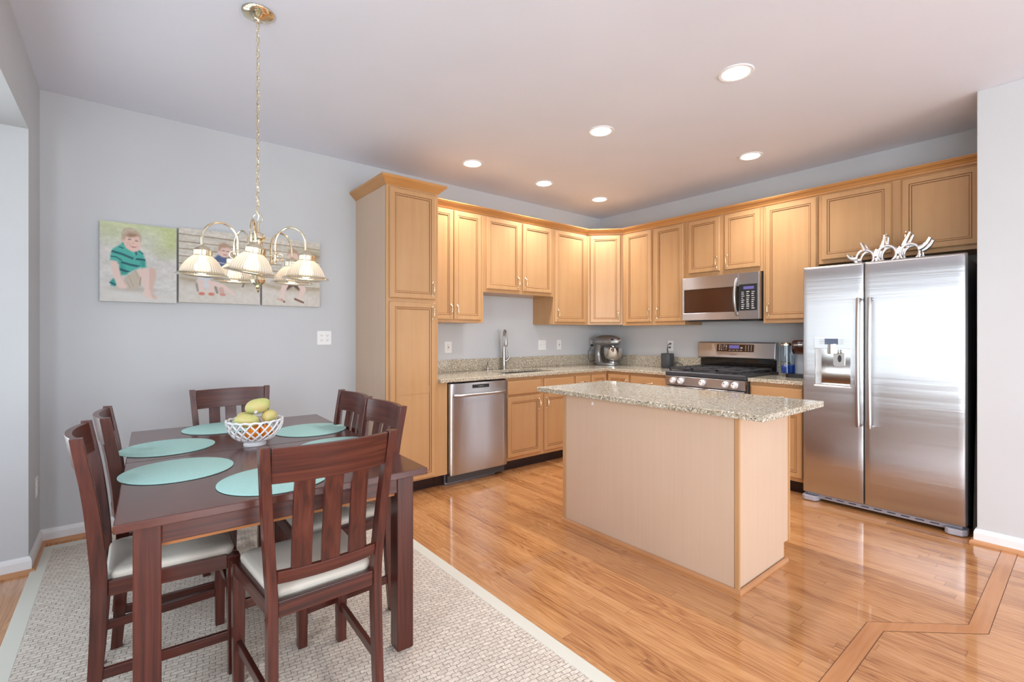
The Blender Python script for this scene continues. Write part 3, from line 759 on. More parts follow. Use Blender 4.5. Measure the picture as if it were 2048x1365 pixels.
# --- sink, faucet, soap dispenser
m = MB()
def rr(x0, x1, y0, y1, z, r=0.04, n=5):
    o = []
    for cx, cy, a0 in ((x1 - r, y0 + r, -90), (x1 - r, y1 - r, 0), (x0 + r, y1 - r, 90), (x0 + r, y0 + r, 180)):
        for i in range(n + 1):
            a = R(a0 + 90 * i / n); o.append((cx + r * math.cos(a), cy + r * math.sin(a), z))
    return o
m.loft([rr(-1.95, -1.30, -0.54, -0.14, 0.862), rr(-1.94, -1.31, -0.53, -0.15, 0.858), rr(-1.935, -1.315, -0.525, -0.155, 0.70), rr(-1.90, -1.35, -0.49, -0.19, 0.685)], caps=False)
m.bm.faces.new([v for v in m.bm.verts][-24:])
sk = m.build('kitchen_sink', M['steel'], smooth=True); tag(sk, 'stainless undermount kitchen sink let into the granite countertop', 'sink')
sm = sk.modifiers.new('solidify', 'SOLIDIFY'); sm.thickness = 0.0015; sm.offset = 0
f = thing('faucet', 'tall brushed nickel pull-down kitchen faucet behind the sink', 'faucet', (-1.635, -0.083, ZC), -28)
m = MB(); m.lathe([(0.028, 0), (0.028, 0.006), (0.024, 0.012), (0.021, 0.06), (0.019, 0.13), (0.0175, 0.19), (0.0135, 0.25)], 24)
m.tube([(0, 0, 0.24), (0, 0, 0.32)] + [(0, -0.055 + 0.055 * math.cos(R(a)), 0.345 + 0.062 * math.sin(R(a))) for a in range(0, 181, 15)], 0.0115, 12); m.build('body', M['nickel'], f, smooth=True)
m = MB(); m.lathe([(0.012, 0.0), (0.015, -0.02), (0.0175, -0.075), (0.018, -0.10), (0.015, -0.105)], 20, c=(0, -0.11, 0.345)); m.build('spray_head', M['nickel'], f, smooth=True)
m = MB(); m.tube([(0.012, 0, 0.085), (0.045, 0, 0.105), (0.058, 0, 0.13), (0.052, 0, 0.165), (0.044, 0, 0.195)], [0.013, 0.012, 0.010, 0.0075, 0.005], 10); m.build('lever', M['nickel'], f, smooth=True)
f = thing('soap_dispenser', 'small nickel soap dispenser left of the kitchen faucet', 'soap dispenser', (-1.845, -0.083, ZC), -40)
m = MB(); m.lathe([(0.02, 0), (0.02, 0.005), (0.013, 0.010), (0.011, 0.045), (0.008, 0.05)], 20); m.build('base', M['nickel'], f, smooth=True)
m = MB(); m.tube([(0, 0, 0.045), (0, 0, 0.075), (0, -0.012, 0.088), (0, -0.04, 0.088), (0, -0.065, 0.075)], [0.006, 0.006, 0.006, 0.0055, 0.0045], 10); m.build('spout', M['nickel'], f, smooth=True)

# ================================================================== ISLAND
isl = thing('kitchen_island', 'pale maple kitchen island base standing free in the middle of the floor', 'kitchen island', (-2.14, -2.318, 0))
off = Matrix.Translation((2.14, 2.318, 0))
IX0, IX1, IY0, IY1 = -2.41, -1.805, -2.915, -1.72
m = MB(); m.box(IX0 + 0.004, IX1, IY0 + 0.004, IY1 - 0.004, 0.1, ZB); m.box(IX0 + 0.004, IX1 - 0.065, IY0 + 0.004, IY1 - 0.004, 0, 0.1); m.xf(off); m.build('body', M['veneer'], isl)
m = MB(); m.box(IX0, IX0 + 0.004, IY0 + 0.022, IY1 - 0.03, 0.0, ZB); m.xf(off); m.build('front_panel', M['veneer'], isl)
m = MB()
m.box(IX0 - 0.003, IX0 + 0.004, IY0 - 0.003, IY0 + 0.019, 0, ZB); m.box(IX0 + 0.004, IX0 + 0.012, IY0 - 0.003, IY0 + 0.004, 0, ZB)
m.box(IX0 - 0.003, IX0 + 0.004, IY1 - 0.028, IY1, 0, ZB); m.box(IX1 - 0.012, IX1 + 0.002, IY0 - 0.003, IY0 + 0.004, 0.1, ZB); m.xf(off)
m.build('corner_trim', M['maple'], isl, bevel=0.001)
m = MB(); m.sweep([(IX0 - 0.003, IY1), (IX0 - 0.003, IY0 - 0.003), (IX1 - 0.055, IY0 - 0.003)], [(0.0, 0), (0.016, 0), (0.0155, 0.008), (0.012, 0.015), (0.006, 0.019), (0.0, 0.02)]); m.xf(off)
m.build('shoe_molding', M['shoe'], isl)
for a, b, p in ((0.03, 0.585, 'Rt'), (0.61, 1.165, 'Lt')):
    w = b - a
    o = door_mb(w, 0.70).build('door', [M['maple'], M['groove']], isl, loc=(IX1 + 2.14 + 0.0005, IY0 + 2.318 + a, 0.13), rot=(0, 0, R(90)))
    add_pull(o, w - 0.028 if 'R' in p else 0.028, 0.615)
it = MB(); it.box(-2.497, -1.75, -3.069, -1.55, ZB + 0.0005, ZC)
tag(it.build('island_countertop', M['granite'], bevel=0.004, seg=3), 'rectangular speckled granite top overhanging the kitchen island', 'countertop')
hk = thing('wall_hook', 'tiny white adhesive hook on the island panel just under the granite top', 'hook', (IX0, -1.985, 0.825))
m = MB(); m.prism([(-0.006, 0.004), (0.006, 0.004), (0.008, -0.012), (-0.008, -0.012)], -0.005, 0.0, axes=(1, 2, 0)); m.tube([(-0.005, 0, -0.01), (-0.011, 0, -0.011), (-0.012, 0, -0.004)], 0.0025, 6); m.build('hook', M['white'], hk, bevel=0.0008)

# ================================================================== APPLIANCES
# --- dishwasher (front faces -y), local x = world x
d = thing('dishwasher', 'stainless steel dishwasher with a bar handle between the pantry and the sink cabinet', 'dishwasher', (-2.642, 0, 0))
W = 0.607
m = MB(); m.box(0.003, W - 0.003, -0.60, -0.01, 0.02, 0.862); m.build('body', M['darkgrey'], d)
def curved_front(w, z0, z1, yb, yf, bulge, edge=0.012, nx=14, hole=None, roll=0.0):
    """appliance door: front curved in plan, edges rounded; optional rectangular hole"""
    m = MB()
    xs = sorted(set([0, edge * 0.3, edge] + [edge + (w - 2 * edge) * i / nx for i in range(1, nx)] + [w - edge, w - edge * 0.3, w] + (list(hole[:2]) if hole else [])))
    zs = sorted(set([z0, z0 + edge * 0.3, z0 + edge, z1 - edge, z1 - edge * 0.3, z1] + ([z1 - roll * t for t in (0.25, 0.5, 0.75, 1.0)] if roll else []) + ([z0 + (z1 - z0) * t for t in (0.25, 0.5, 0.75)]) + (list(hole[2:]) if hole else [])))
    def yy(x, z):
        t = (x - w / 2) / (w / 2); y = yf - bulge * (1 - t * t)
        for dd in (x, w - x, z - z0, z1 - z):
            if dd < edge: y += edge * (1 - math.sqrt(max(0, 1 - (1 - dd / edge) ** 2)))
        if roll and z > z1 - roll: y += 0.006 * ((z - z1 + roll) / roll) ** 2
        return y
    V = {}
    for i, x in enumerate(xs):
        for j, z in enumerate(zs): V[i, j] = m.bm.verts.new((x, yy(x, z), z))
    for i in range(len(xs) - 1):
        for j in range(len(zs) - 1):
            if hole and xs[i] >= hole[0] - 1e-6 and xs[i + 1] <= hole[1] + 1e-6 and zs[j] >= hole[2] - 1e-6 and zs[j + 1] <= hole[3] + 1e-6: continue
            m.bm.faces.new((V[i, j], V[i + 1, j], V[i + 1, j + 1], V[i, j + 1]))
    nI, nJ = len(xs) - 1, len(zs) - 1
    loop = [V[i, 0] for i in range(nI + 1)] + [V[nI, j] for j in range(1, nJ + 1)] + [V[i, nJ] for i in range(nI - 1, -1, -1)] + [V[0, j] for j in range(nJ - 1, 0, -1)]
    back = [m.bm.verts.new((v.co.x, yb, v.co.z)) for v in loop]
    for k in range(len(loop)):
        m.bm.faces.new((loop[k], loop[(k + 1) % len(loop)], back[(k + 1) % len(loop)], back[k]))
    if not hole: m.bm.faces.new(list(reversed(back)))
    return m
curved_front(W - 0.006, 0.085, 0.852, -0.602, -0.646, 0.004).build('door', M['steel_v'], d, smooth=True, loc=(0.003, 0, 0))
pts = []; 
for i in range(17):
    t = -1 + i / 8; pts.append((W / 2 + t * 0.27, -0.655 - 0.040 * (1 - abs(t) ** 6), 0.752))
m = MB(); m.tube(pts, 0.0115, 12); m.build('handle', M['handle'], d, smooth=True)
m = MB(); m.box(0.22, 0.395, -0.6525, -0.648, 0.803, 0.832); m.build('control_strip', M['blackgloss'], d)
m = MB()
for k in range(4): m.box(0.285 + k * 0.014, 0.2895 + k * 0.014, -0.6530, -0.6520, 0.815, 0.8195)
m.build('indicator_marks', M['mark'], d)
m = MB(); m.box(0.0, W - 0.085, -0.565, -0.545, 0.002, 0.10); m.build('kick_plate', M['greyplastic'], d)
for x in (0.03, W - 0.115):
    m = MB(); m.ell((x, -0.567, 0.055), (0.006, 0.003, 0.006), 10, 6); m.build('screw', M['handle'], d, smooth=True)
m = MB(); m.box(0.0, W, -0.60, -0.58, 0.853, 0.8635); m.build('top_seal', M['black'], d)
m = MB(); m.box(W - 0.085, W + 0.0, -0.545, -0.53, 0.0, 0.10); m.build('toe_kick', M['toe'], d)

# --- gas range, origin on wall C, local x towards the camera
r = thing('gas_range', 'stainless steel gas range with five knobs, black grates and an upright control panel', 'stove', (0, -1.390, 0), -90)
W = 0.757
m = MB(); m.box(0.0, W, -0.64, -0.02, 0.02, 0.868); m.build('body', M['darkgrey'], r)
m = MB(); m.prism([(-0.02, 0.868), (-0.672, 0.868), (-0.682, 0.876), (-0.682, 0.905), (-0.672, 0.914), (-0.02, 0.914)], -0.002, W + 0.002, axes=(1, 2, 0)); m.build('cooktop', M['iron'], r, bevel=0.003)
m = MB(); m.prism([(-0.64, 0.867), (-0.690, 0.867), (-0.680, 0.783), (-0.64, 0.783)], 0, W, axes=(1, 2, 0)); m.build('knob_panel', M['steel_v'], r, bevel=0.003)
for x in (0.085, 0.165, 0.378, 0.592, 0.672):
    m = MB(); m.cyl((0, 0, 0), (0, -0.008, 0), 0.030, 0.029, 24); m.cyl((0, -0.008, 0), (0, -0.030, 0), 0.024, 0.021, 24); m.box(-0.005, 0.005, -0.036, -0.029, -0.020, 0.020)
    k = m.build('knob', M['plate'], r, smooth=True, loc=(x, -0.686, 0.826)); k['label'] = 'pale silver control knob'
    m = MB(); m.box(-0.004, 0.004, -0.0365, -0.0355, 0.008, 0.018); m.build('pointer', M['ink'], k)
m = MB(); m.box(0.004, W - 0.004, -0.69, -0.641, 0.21, 0.775); m.build('oven_door', M['steel_v'], r, bevel=0.005)
m = MB(); m.box(0.12, W - 0.12, -0.6915, -0.689, 0.32, 0.62); m.build('oven_window', M['blackgloss'], r)
m = MB(); m.tube([(0.05, -0.69, 0.735), (0.05, -0.735, 0.745)] + [(0.05 + (W - 0.1) * i / 6, -0.742, 0.745) for i in range(7)] + [(W - 0.05, -0.735, 0.745), (W - 0.05, -0.69, 0.735)], 0.0125, 12); m.build('oven_handle', M['handle'], r, smooth=True)
m = MB(); m.box(0.004, W - 0.004, -0.685, -0.641, 0.04, 0.20); m.build('drawer', M['steel_v'], r, bevel=0.005)
m = MB()
for k in range(5): m.box(0.10 + k * 0.12, 0.17 + k * 0.12, -0.6915, -0.6895, 0.762, 0.768)
m.build('vent_slots', M['ink'], r)
# grates: three, each with its own bars
for gi in range(3):
    x0 = 0.022 + gi * 0.240; x1 = x0 + 0.233; g = MB(); zt = 0.948
    def bar(a, b, c_, d_, z0=0.932, z1=zt): g.box(min(a, b), max(a, b), min(c_, d_), max(c_, d_), z0, z1)
    bar(x0, x0 + 0.012, -0.655, -0.10); bar(x1 - 0.012, x1, -0.655, -0.10); bar(x0, x1, -0.655, -0.643); bar(x0, x1, -0.112, -0.10)
    xm = (x0 + x1) / 2
    for yy in (-0.52, -0.235):
        bar(xm - 0.005, xm + 0.005, yy - 0.11, yy - 0.025); bar(xm - 0.005, xm + 0.005, yy + 0.025, yy + 0.11)
        bar(x0, xm - 0.025, yy - 0.005, yy + 0.005); bar(xm + 0.025, x1, yy - 0.005, yy + 0.005)
        for q in (-0.055, 0.055): bar(x0, x0 + 0.06, yy + q - 0.004, yy + q + 0.004); bar(x1 - 0.06, x1, yy + q - 0.004, yy + q + 0.004)
    bar(x0, x1, -0.385, -0.37)
    for a in (x0, x1 - 0.014):
        for b in (-0.655, -0.385, -0.114): g.box(a, a + 0.014, b, b + 0.014, 0.9145, 0.933)
    g.build('grate', M['iron'], r, bevel=0.002)
    for yy in ((-0.52, -0.235) if gi != 1 else (-0.3775,)):
        m = MB(); m.lathe([(0.048, 0.9142), (0.048, 0.920), (0.036, 0.922), (0.036, 0.930), (0.03, 0.932)], 24, c=(xm, yy, 0)); m.build('burner', M['black'], r, smooth=True)
# backguard
m = MB(); m.prism([(-0.03, 0.914), (-0.055, 0.914), (-0.055, 1.024), (-0.03, 1.024)], 0.012, W - 0.012, axes=(1, 2, 0)); m.build('rear_panel', M['blackgloss'], r)
m = MB(); m.prism([(-0.028, 1.022), (-0.082, 1.022), (-0.096, 1.034), (-0.080, 1.176), (-0.070, 1.186), (-0.028, 1.186)], 0.0, W, axes=(1, 2, 0)); m.build('backguard', M['steel_v'], r, bevel=0.004)
tilt = math.atan2(0.016, 0.142)
def bgp(x, z, o=0.0008): return (x, -0.096 + 0.016 * (z - 1.034) / 0.142 - o, z)
def bg_rect(mm, x0, x1, z0, z1, o):
    a = [bgp(x0, z0, o), bgp(x1, z0, o), bgp(x1, z1, o), bgp(x0, z1, o)]; b = [bgp(x0, z0, o - 0.0007), bgp(x1, z0, o - 0.0007), bgp(x1, z1, o - 0.0007), bgp(x0, z1, o - 0.0007)]
    mm.loft([b, a])
m = MB(); bg_rect(m, 0.20, 0.565, 1.092, 1.164, 0.0012); m.build('control_panel', M['brownglass'], r)
m = MB(); bg_rect(m, 0.325, 0.425, 1.122, 1.156, 0.0020); m.build('clock_display', M['display'], r)
m = MB(); rng = random.Random(2)
for q in range(4):
    for w_ in range(4): bg_rect(m, 0.222 + w_ * 0.023, 0.222 + w_ * 0.023 + rng.uniform(0.008, 0.016), 1.150 - q * 0.0145, 1.150 - q * 0.0145 + rng.uniform(0.003, 0.007), 0.0020)
for q in range(4):
    for w_ in range(3): bg_rect(m, 0.485 + w_ * 0.026, 0.491 + w_ * 0.026, 1.148 - q * 0.0145, 1.155 - q * 0.0145, 0.0020)
for w_ in range(4): bg_rect(m, 0.322 + w_ * 0.036, 0.347 + w_ * 0.036, 1.104, 1.108, 0.0020)
for q in range(2): bg_rect(m, 0.437, 0.458, 1.124 + q * 0.008, 1.129 + q * 0.008, 0.0020)
m.build('button_marks', M['mark'], r)
text_mesh('lettering', 'SAMSUNG', 0.0165, M['ink'], r, bgp(0.370, 1.062, 0.0004), (R(90) - tilt, 0, 0))

# --- microwave over the range
mw = thing('microwave', 'stainless steel over-the-range microwave with a dark window and black keypad', 'microwave', (0, -1.395, 1.395), -90)
W, H = 0.745, 0.424
m = MB(); m.box(0.004, W - 0.004, -0.355, -0.003, 0.006, H); m.build('body', M['darkgrey'], mw, bevel=0.003)
dw = 0.560
xs = [0, 0.02, dw - 0.055, dw]; zs = [0.004, 0.075, 0.305, H - 0.001]
m = MB(); m.cells(xs, zs, lambda i, j: not (i == 1 and j == 1), 0, 1, lambda u, v, w: (u, -0.357 - 0.043 * w, v)); m.build('door', M['steel_v'], mw, bevel=0.003)
m = MB(); m.box(0.019, dw - 0.054, -0.394, -0.36, 0.074, 0.306); m.build('door_window', M['brownglass'], mw)
m = MB(); m.box(dw - 0.052, dw, -0.4015, -0.396, 0.074, 0.306); m.build('door_border', M['blackgloss'], mw)
m = MB(); m.box(dw + 0.002, W, -0.40, -0.357, 0.004, H - 0.001); m.build('control_panel', M['steel_v'], mw, bevel=0.003)
m = MB(); m.box(dw + 0.012, W - 0.018, -0.4030, -0.3995, 0.082, 0.318); m.build('keypad', M['black'], mw, bevel=0.0008)
m = MB(); m.box(dw + 0.048, W - 0.045, -0.4040, -0.4028, 0.272, 0.298); m.build('clock_display', M['display'], mw)
m = MB()
for q in range(9):
    for w_ in range(3):
        wd = rng.uniform(0.012, 0.028); xx = dw + 0.030 + w_ * 0.045; m.box(xx, xx + wd, -0.4038, -0.4028, 0.098 + q * 0.0185, 0.098 + q * 0.0185 + rng.uniform(0.004, 0.008))
m.build('button_marks', M['mark'], mw)
pts = [(dw - 0.012, -0.398, 0.046)] + [(dw - 0.012, -0.408 - 0.042 * (1 - (2 * t - 1) ** 2), 0.046 + 0.325 * t) for t in [i / 12 for i in range(13)]] + [(dw - 0.012, -0.398, 0.371)]
m = MB(); m.tube(pts, 0.0125, 12); m.build('handle', M['handle'], mw, smooth=True)
m = MB(); m.box(0.05, 0.56, -0.37, -0.04, -0.006, 0.006); m.box(0.60, W - 0.02, -0.37, -0.06, -0.010, 0.006); m.build('vent_underside', M['black'], mw)

# --- refrigerator
fr = thing('refrigerator', 'tall stainless steel side-by-side refrigerator with a water dispenser in its left door', 'refrigerator', (0, -2.588, 0), -90)
W = 0.914
m = MB(); m.box(0.004, W - 0.002, -0.612, -0.03, 0.03, 1.745); m.build('body', M['darkgrey'], fr, bevel=0.004)
fw = 0.386
hole = (0.083, 0.310, 0.888, 1.156)
curved_front(fw, 0.062, 1.772, -0.614, -0.692, 0.004, 0.010, 14, hole, roll=0.08).build('freezer_door', M['steel'], fr, smooth=True, loc=(0.002, 0, 0), ang=50)
curved_front(W - fw - 0.008, 0.062, 1.772, -0.614, -0.692, 0.004, 0.010, 18, None, roll=0.08).build('fridge_door', M['steel'], fr, smooth=True, loc=(fw + 0.008, 0, 0), ang=50)
def hnd(x, s):
    pts = []
    for i in range(21):
        t = i / 20; pts.append((x, -0.735 - 0.012 * math.sin(math.pi * t), 0.618 + 0.892 * t))
    m = MB(); m.tube([(x, -0.69, 0.622)] + pts + [(x, -0.69, 1.506)], 0.0135, 12, flat=1.0); return m
hnd(fw - 0.018, -1).build('handle', M['handle'], fr, smooth=True); hnd(fw + 0.048, 1).build('handle', M['handle'], fr, smooth=True)
# dispenser
ds = MB()
def fy(x): t = (x - fw / 2) / (fw / 2); return -0.692 - 0.004 * (1 - t * t)
x0, x1, z0, z1 = hole; o2 = 0.002
ds.box(x0 + o2, x1 + o2, -0.632, -0.628, z0, z1); ds.box(x0 + o2, x0 + 0.003 + o2, fy(x0) + 0.001, -0.628, z0, z1); ds.box(x1 - 0.003 + o2, x1 + o2, fy(x1) + 0.001, -0.628, z0, z1)
ds.box(x0 + o2, x1 + o2, -0.69, -0.628, z0, z0 + 0.004); ds.box(x0 + o2, x1 + o2, -0.685, -0.628, z1 - 0.004, z1)
dp = ds.build('dispenser', M['chrome'], fr); dp['label'] = 'recessed chrome water and ice dispenser'
m = MB(); m.box(x0 - 0.002, x1 + 0.006, -0.6995, -0.690, z1, 1.242); m.build('panel', M['steel'], dp, bevel=0.002)
m = MB(); m.box(x0 + 0.068, x1 - 0.073, -0.7012, -0.6990, 1.188, 1.230); m.build('screen', M['display2'], dp)
m = MB()
for k in range(3):
    for sx in (x0 + 0.035, x1 - 0.068): m.box(sx, sx + 0.030, -0.7004, -0.6992, 1.190 + k * 0.014, 1.1955 + k * 0.014)
m.build('button_marks', M['handle'], dp)
m = MB(); m.lathe([(0.036, 0.0), (0.040, 0.004), (0.040, 0.072)], 28, c=(x0 + 0.115, -0.672, 1.118)); m.build('spout', M['chrome'], dp, smooth=True)
m = MB(); m.prism([(x0 + 0.105, 1.125), (x0 + 0.178, 1.125), (x0 + 0.178, 1.03), (x0 + 0.165, 1.02), (x0 + 0.118, 1.02), (x0 + 0.105, 1.035)], -0.640, -0.632, axes=(0, 2, 1)); m.build('paddle', M['handle'], dp, bevel=0.002)
m = MB(); m.prism([(x0 + 0.146 + 0.012 * math.cos(a) * 1.0, 1.083 + 0.026 * math.sin(a)) for a in [2 * math.pi * i / 20 for i in range(20)]], -0.644, -0.640, axes=(0, 2, 1)); m.build('nozzle', M['darkgrey'], dp)
m = MB(); m.box(x0 - 0.003, x1 + 0.007, -0.7010, -0.630, z0 - 0.014, z0); m.build('drip_tray', M['plate'], dp, bevel=0.003)
# hinges, grille, feet
for x in (0.03, W - 0.09):
    m = MB(); m.box(x, x + 0.06, -0.66, -0.45, 1.746, 1.771); m.build('hinge_cover', M['greyplastic'], fr, bevel=0.004)
m = MB(); m.box(0.02, W - 0.02, -0.655, -0.60, 0.022, 0.058); m.build('toe_grille', M['greyplastic'], fr, bevel=0.003)
for k in range(9):
    m = MB(); m.box(0.14 + k * 0.075, 0.185 + k * 0.075, -0.6565, -0.654, 0.036, 0.043); m.build('vent_slot', M['ink'], fr)
for x in (-0.004, W - 0.100):
    m = MB(); m.prism([(x, -0.60), (x, -0.685), (x + 0.02, -0.705), (x + 0.085, -0.700), (x + 0.105, -0.665), (x + 0.105, -0.60)], 0.004, 0.042); m.build('foot_cover', M['greyplastic'], fr, bevel=0.006)
for x in (0.06, W - 0.06):
    for y in (-0.10, -0.55):
        m = MB(); m.cyl((x, y, 0.0), (x, y, 0.032), 0.016, n=12); m.build('foot', M['black'], fr)
text_mesh('lettering', 'SAMSUNG', 0.017, M['nickel'], fr, (W - 0.085, -0.6845, 1.728), (R(84), 0, R(5)))
m = MB(); m.tube([(0.66, -0.6967, 0.790 - 0.009), (0.66, -0.6965, 0.790 + 0.009)], 0.0008, 6); m.build('scuff', M['nickel'], fr)

# --- cast aluminium bottle rack on top of the refrigerator
br = thing('bottle_rack', 'silver cast metal bottle rack with antler-like prongs lying on top of the refrigerator', 'bottle rack', (-0.52, -3.082, 1.7455))
rings = [(-0.142, 0.056), (0.0, 0.068), (0.140, 0.064)]
def frame_mb(dx):
    m = MB()
    for cy, cz in rings:
        m.tube([(dx, cy + 0.058 * math.cos(a), cz + 0.050 * math.sin(a)) for a in [2 * math.pi * i / 24 for i in range(24)]], 0.0085, 8, closed=True, flat=1.0)
    def horn(pts, r0=0.017, r1=0.0075):
        k = len(pts) - 1
        m.tube([(dx, *p) for p in pts], [r1 + (r0 - r1) * (1 - i / k) ** 1.6 for i in range(k + 1)], 10)
    horn([(-0.145, 0.100), (-0.150, 0.118), (-0.162, 0.140), (-0.170, 0.155)]); horn([(-0.030, 0.112), (-0.024, 0.132), (-0.018, 0.158), (-0.016, 0.184)])
    horn([(0.105, 0.106), (0.112, 0.128), (0.128, 0.156), (0.142, 0.182)]); horn([(0.192, 0.082), (0.216, 0.090), (0.240, 0.108), (0.258, 0.136)], 0.018, 0.010)
    horn([(-0.195, 0.054), (-0.222, 0.056), (-0.246, 0.066), (-0.262, 0.088)], 0.017, 0.009)
    horn([(-0.075, 0.060), (-0.071, 0.085), (-0.062, 0.104)], 0.019, 0.010); horn([(0.070, 0.062), (0.072, 0.085), (0.085, 0.102)], 0.019, 0.010)
    for y in (-0.205, -0.070, 0.070, 0.200): horn([(y, 0.050), (y + (0.006 if y < 0 else -0.006), 0.025), (y, 0.003)], 0.014, 0.008)
    return m
# y runs from -0.27 (right, near the stub wall) to +0.27
for dx in (-0.055, 0.055): frame_mb(dx).xf(Matrix.Diagonal((1, -0.90, 1.18, 1))).build('frame', M['alu'], br, smooth=True, ang=60)
m = MB()
for y, z in ((0.170, 0.153), (0.016, 0.182), (-0.142, 0.180), (-0.258, 0.134), (0.262, 0.086)): m.tube([(-0.055, y * 0.9, z * 1.18), (0.055, y * 0.9, z * 1.18)], 0.004, 8)
for cy, cz in rings: m.tube([(-0.055, -cy * 0.9, (cz - 0.050) * 1.18 + 0.003), (0.055, -cy * 0.9, (cz - 0.050) * 1.18 + 0.003)], 0.006, 8)
m.build('crossbars', M['alu'], br, smooth=True)
# board in the gap beside the refrigerator
gb = thing('grey_board', 'dark grey tapered board slid into the gap between refrigerator and wall', 'board', (-0.36, -3.529, 0))
m = MB(); m.prism([(-0.215, 0.03), (-0.19, 0.0), (0.20, 0.0), (0.20, 0.60), (0.02, 1.02), (-0.05, 1.02), (-0.15, 0.55)], -0.009, 0.009, axes=(0, 2, 1)); m.build('panel', M['board'], gb, bevel=0.004)

# ================================================================== COUNTER THINGS
# stand mixer, faces -y (local -y forward)
mx = thing('stand_mixer', 'silver stand mixer with a polished bowl in the kitchen corner', 'stand mixer', (-0.205, -0.235, ZC + 0.0005), 8)
m = MB()
base_pl = [(0.105 * math.cos(a) * (1.0), -0.06 + (0.13 if math.sin(a) < 0 else 0.17) * math.sin(a)) for a in [2 * math.pi * i / 36 for i in range(36)]]
m.loft([[(x, y, 0.004) for x, y in base_pl], [(x, y, 0.018) for x, y in base_pl], [(x * 0.9, y * 0.93 - 0.004, 0.028) for x, y in base_pl]])
m.build('base', M['silverpaint'], mx, smooth=True)
m = MB(); m.loft([[(0.055 * k * math.cos(a), 0.07 + dy + 0.05 * k * math.sin(a), z) for a in [2 * math.pi * i / 20 for i in range(20)]] for z, k, dy in ((0.02, 1.3, -0.01), (0.06, 1.0, 0.0), (0.14, 0.85, 0.012), (0.20, 0.95, 0.0), (0.245, 1.1, -0.02))]); m.build('pedestal', M['silverpaint'], mx, smooth=True)
m = MB(); m.ell((0, -0.035, 0.287), (0.074, 0.178, 0.070), 28, 18, fn=lambda p: Vector((p.x * (1 + 0.12 * (p.y / 0.178)), 0.178 * math.copysign(abs(p.y / 0.178) ** 0.8, p.y), 0.070 * math.copysign(abs(p.z / 0.070) ** 0.85, p.z)))); m.build('head', M['silverpaint'], mx, smooth=True)
m = MB(); m.tube([(0.073 * math.cos(a), -0.035 + 0.178 * math.copysign(abs(math.sin(a)) ** 0.8, math.sin(a)), 0.276) for a in [2 * math.pi * i / 32 for i in range(32)]], 0.0042, 6, closed=True); m.build('trim_band', M['chrome'], mx, smooth=True)
m = MB(); m.cyl((0, -0.205, 0.298), (0, -0.228, 0.298), 0.026, 0.024); m.build('hub_cap', M['chrome'], mx, smooth=True)
for x, y in ((-0.065, -0.15), (0.070, -0.145)):
    m = MB(); m.cyl((x * 0.8, y, 0.305), (x * 1.25, y - 0.005, 0.305), 0.010, 0.012, 14); m.build('knob', M['black'], mx, smooth=True)
m = MB(); m.tube([(-0.062, -0.02, 0.272), (-0.078, -0.03, 0.272)], 0.007, 8); m.build('speed_lever', M['black'], mx, smooth=True)
m = MB(); m.cyl((0, -0.12, 0.215), (0, -0.12, 0.255), 0.035, 0.042, 20); m.build('beater_shaft', M['chrome'], mx, smooth=True)
m = MB(); m.lathe([(0.045, 0.029), (0.045, 0.042), (0.062, 0.050), (0.092, 0.085), (0.106, 0.13), (0.110, 0.20), (0.113, 0.202), (0.111, 0.206), (0.106, 0.20), (0.10, 0.13), (0.085, 0.09), (0.001, 0.06)], 36, c=(0, -0.12, 0)); bw = m.build('bowl', M['chrome'], mx, smooth=True)
m = MB(); m.tube([(0.105, -0.12, 0.175), (0.150, -0.12, 0.168), (0.158, -0.12, 0.13), (0.135, -0.12, 0.095), (0.092, -0.12, 0.09)], 0.006, 8); m.build('handle', M['chrome'], bw, smooth=True)
m = MB(); m.tube([(-0.04, 0.09, 0.05), (-0.10, 0.13, 0.035), (-0.135, 0.14, 0.08), (-0.12, 0.15, 0.16), (-0.04, 0.165, 0.20), (0.03, 0.198, 0.232)], 0.0035, 6); m.box(0.022, 0.045, 0.183, 0.212, 0.222, 0.242); m.build('power_cord', M['cord'], mx, smooth=True)

sp = thing('smart_speaker', 'charcoal rounded table speaker left of the gas range, its cables up to the outlet', 'speaker', (-0.115, -1.045, ZC + 0.0005))
def rrect(hx, hy, r_, z, n=8):
    o = []
    for sx, sy, a0 in ((1, -1, -90), (1, 1, 0), (-1, 1, 90), (-1, -1, 180)):
        for i in range(n + 1):
            a = R(a0 + 90 * i / n); o.append((sx * (hx - r_) + r_ * math.cos(a), sy * (hy - r_) + r_ * math.sin(a), z))
    return o
m = MB(); m.loft([rrect(0.055, 0.055, 0.04, 0.0), rrect(0.059, 0.059, 0.042, 0.006), rrect(0.060, 0.060, 0.042, 0.148)]); m.build('body', M['speaker'], sp, smooth=True)
m = MB(); m.loft([rrect(0.058, 0.058, 0.042, 0.148), rrect(0.060, 0.060, 0.042, 0.151), rrect(0.060, 0.060, 0.042, 0.156), rrect(0.055, 0.055, 0.040, 0.160)]); m.build('top_cap', M['darkgrey'], sp, smooth=True)
m = MB(); m.tube([(0.055, 0.02, 0.05), (0.085, 0.04, 0.06), (0.088, 0.06, 0.17), (0.092, 0.062, 0.215), (0.100, 0.035, 0.222)], 0.003, 6)
m.tube([(0.055, -0.03, 0.03), (0.085, -0.07, 0.06), (0.087, -0.12, 0.04), (0.07, -0.15, 0.008)], 0.003, 6)
m.tube([(0.104, 0.035, 0.222), (0.085, 0.030, 0.222), (0.080, 0.03, 0.222)], [0.010, 0.009, 0.006], 8); m.tube([(0.104, 0.030, 0.262), (0.088, 0.022, 0.262), (0.080, 0.045, 0.25), (0.083, 0.052, 0.20), (0.085, 0.035, 0.10), (0.058, 0.03, 0.06)], [0.010, 0.007, 0.003, 0.003, 0.003, 0.003], 8)
m.build('power_cord', M['cord'], sp, smooth=True)

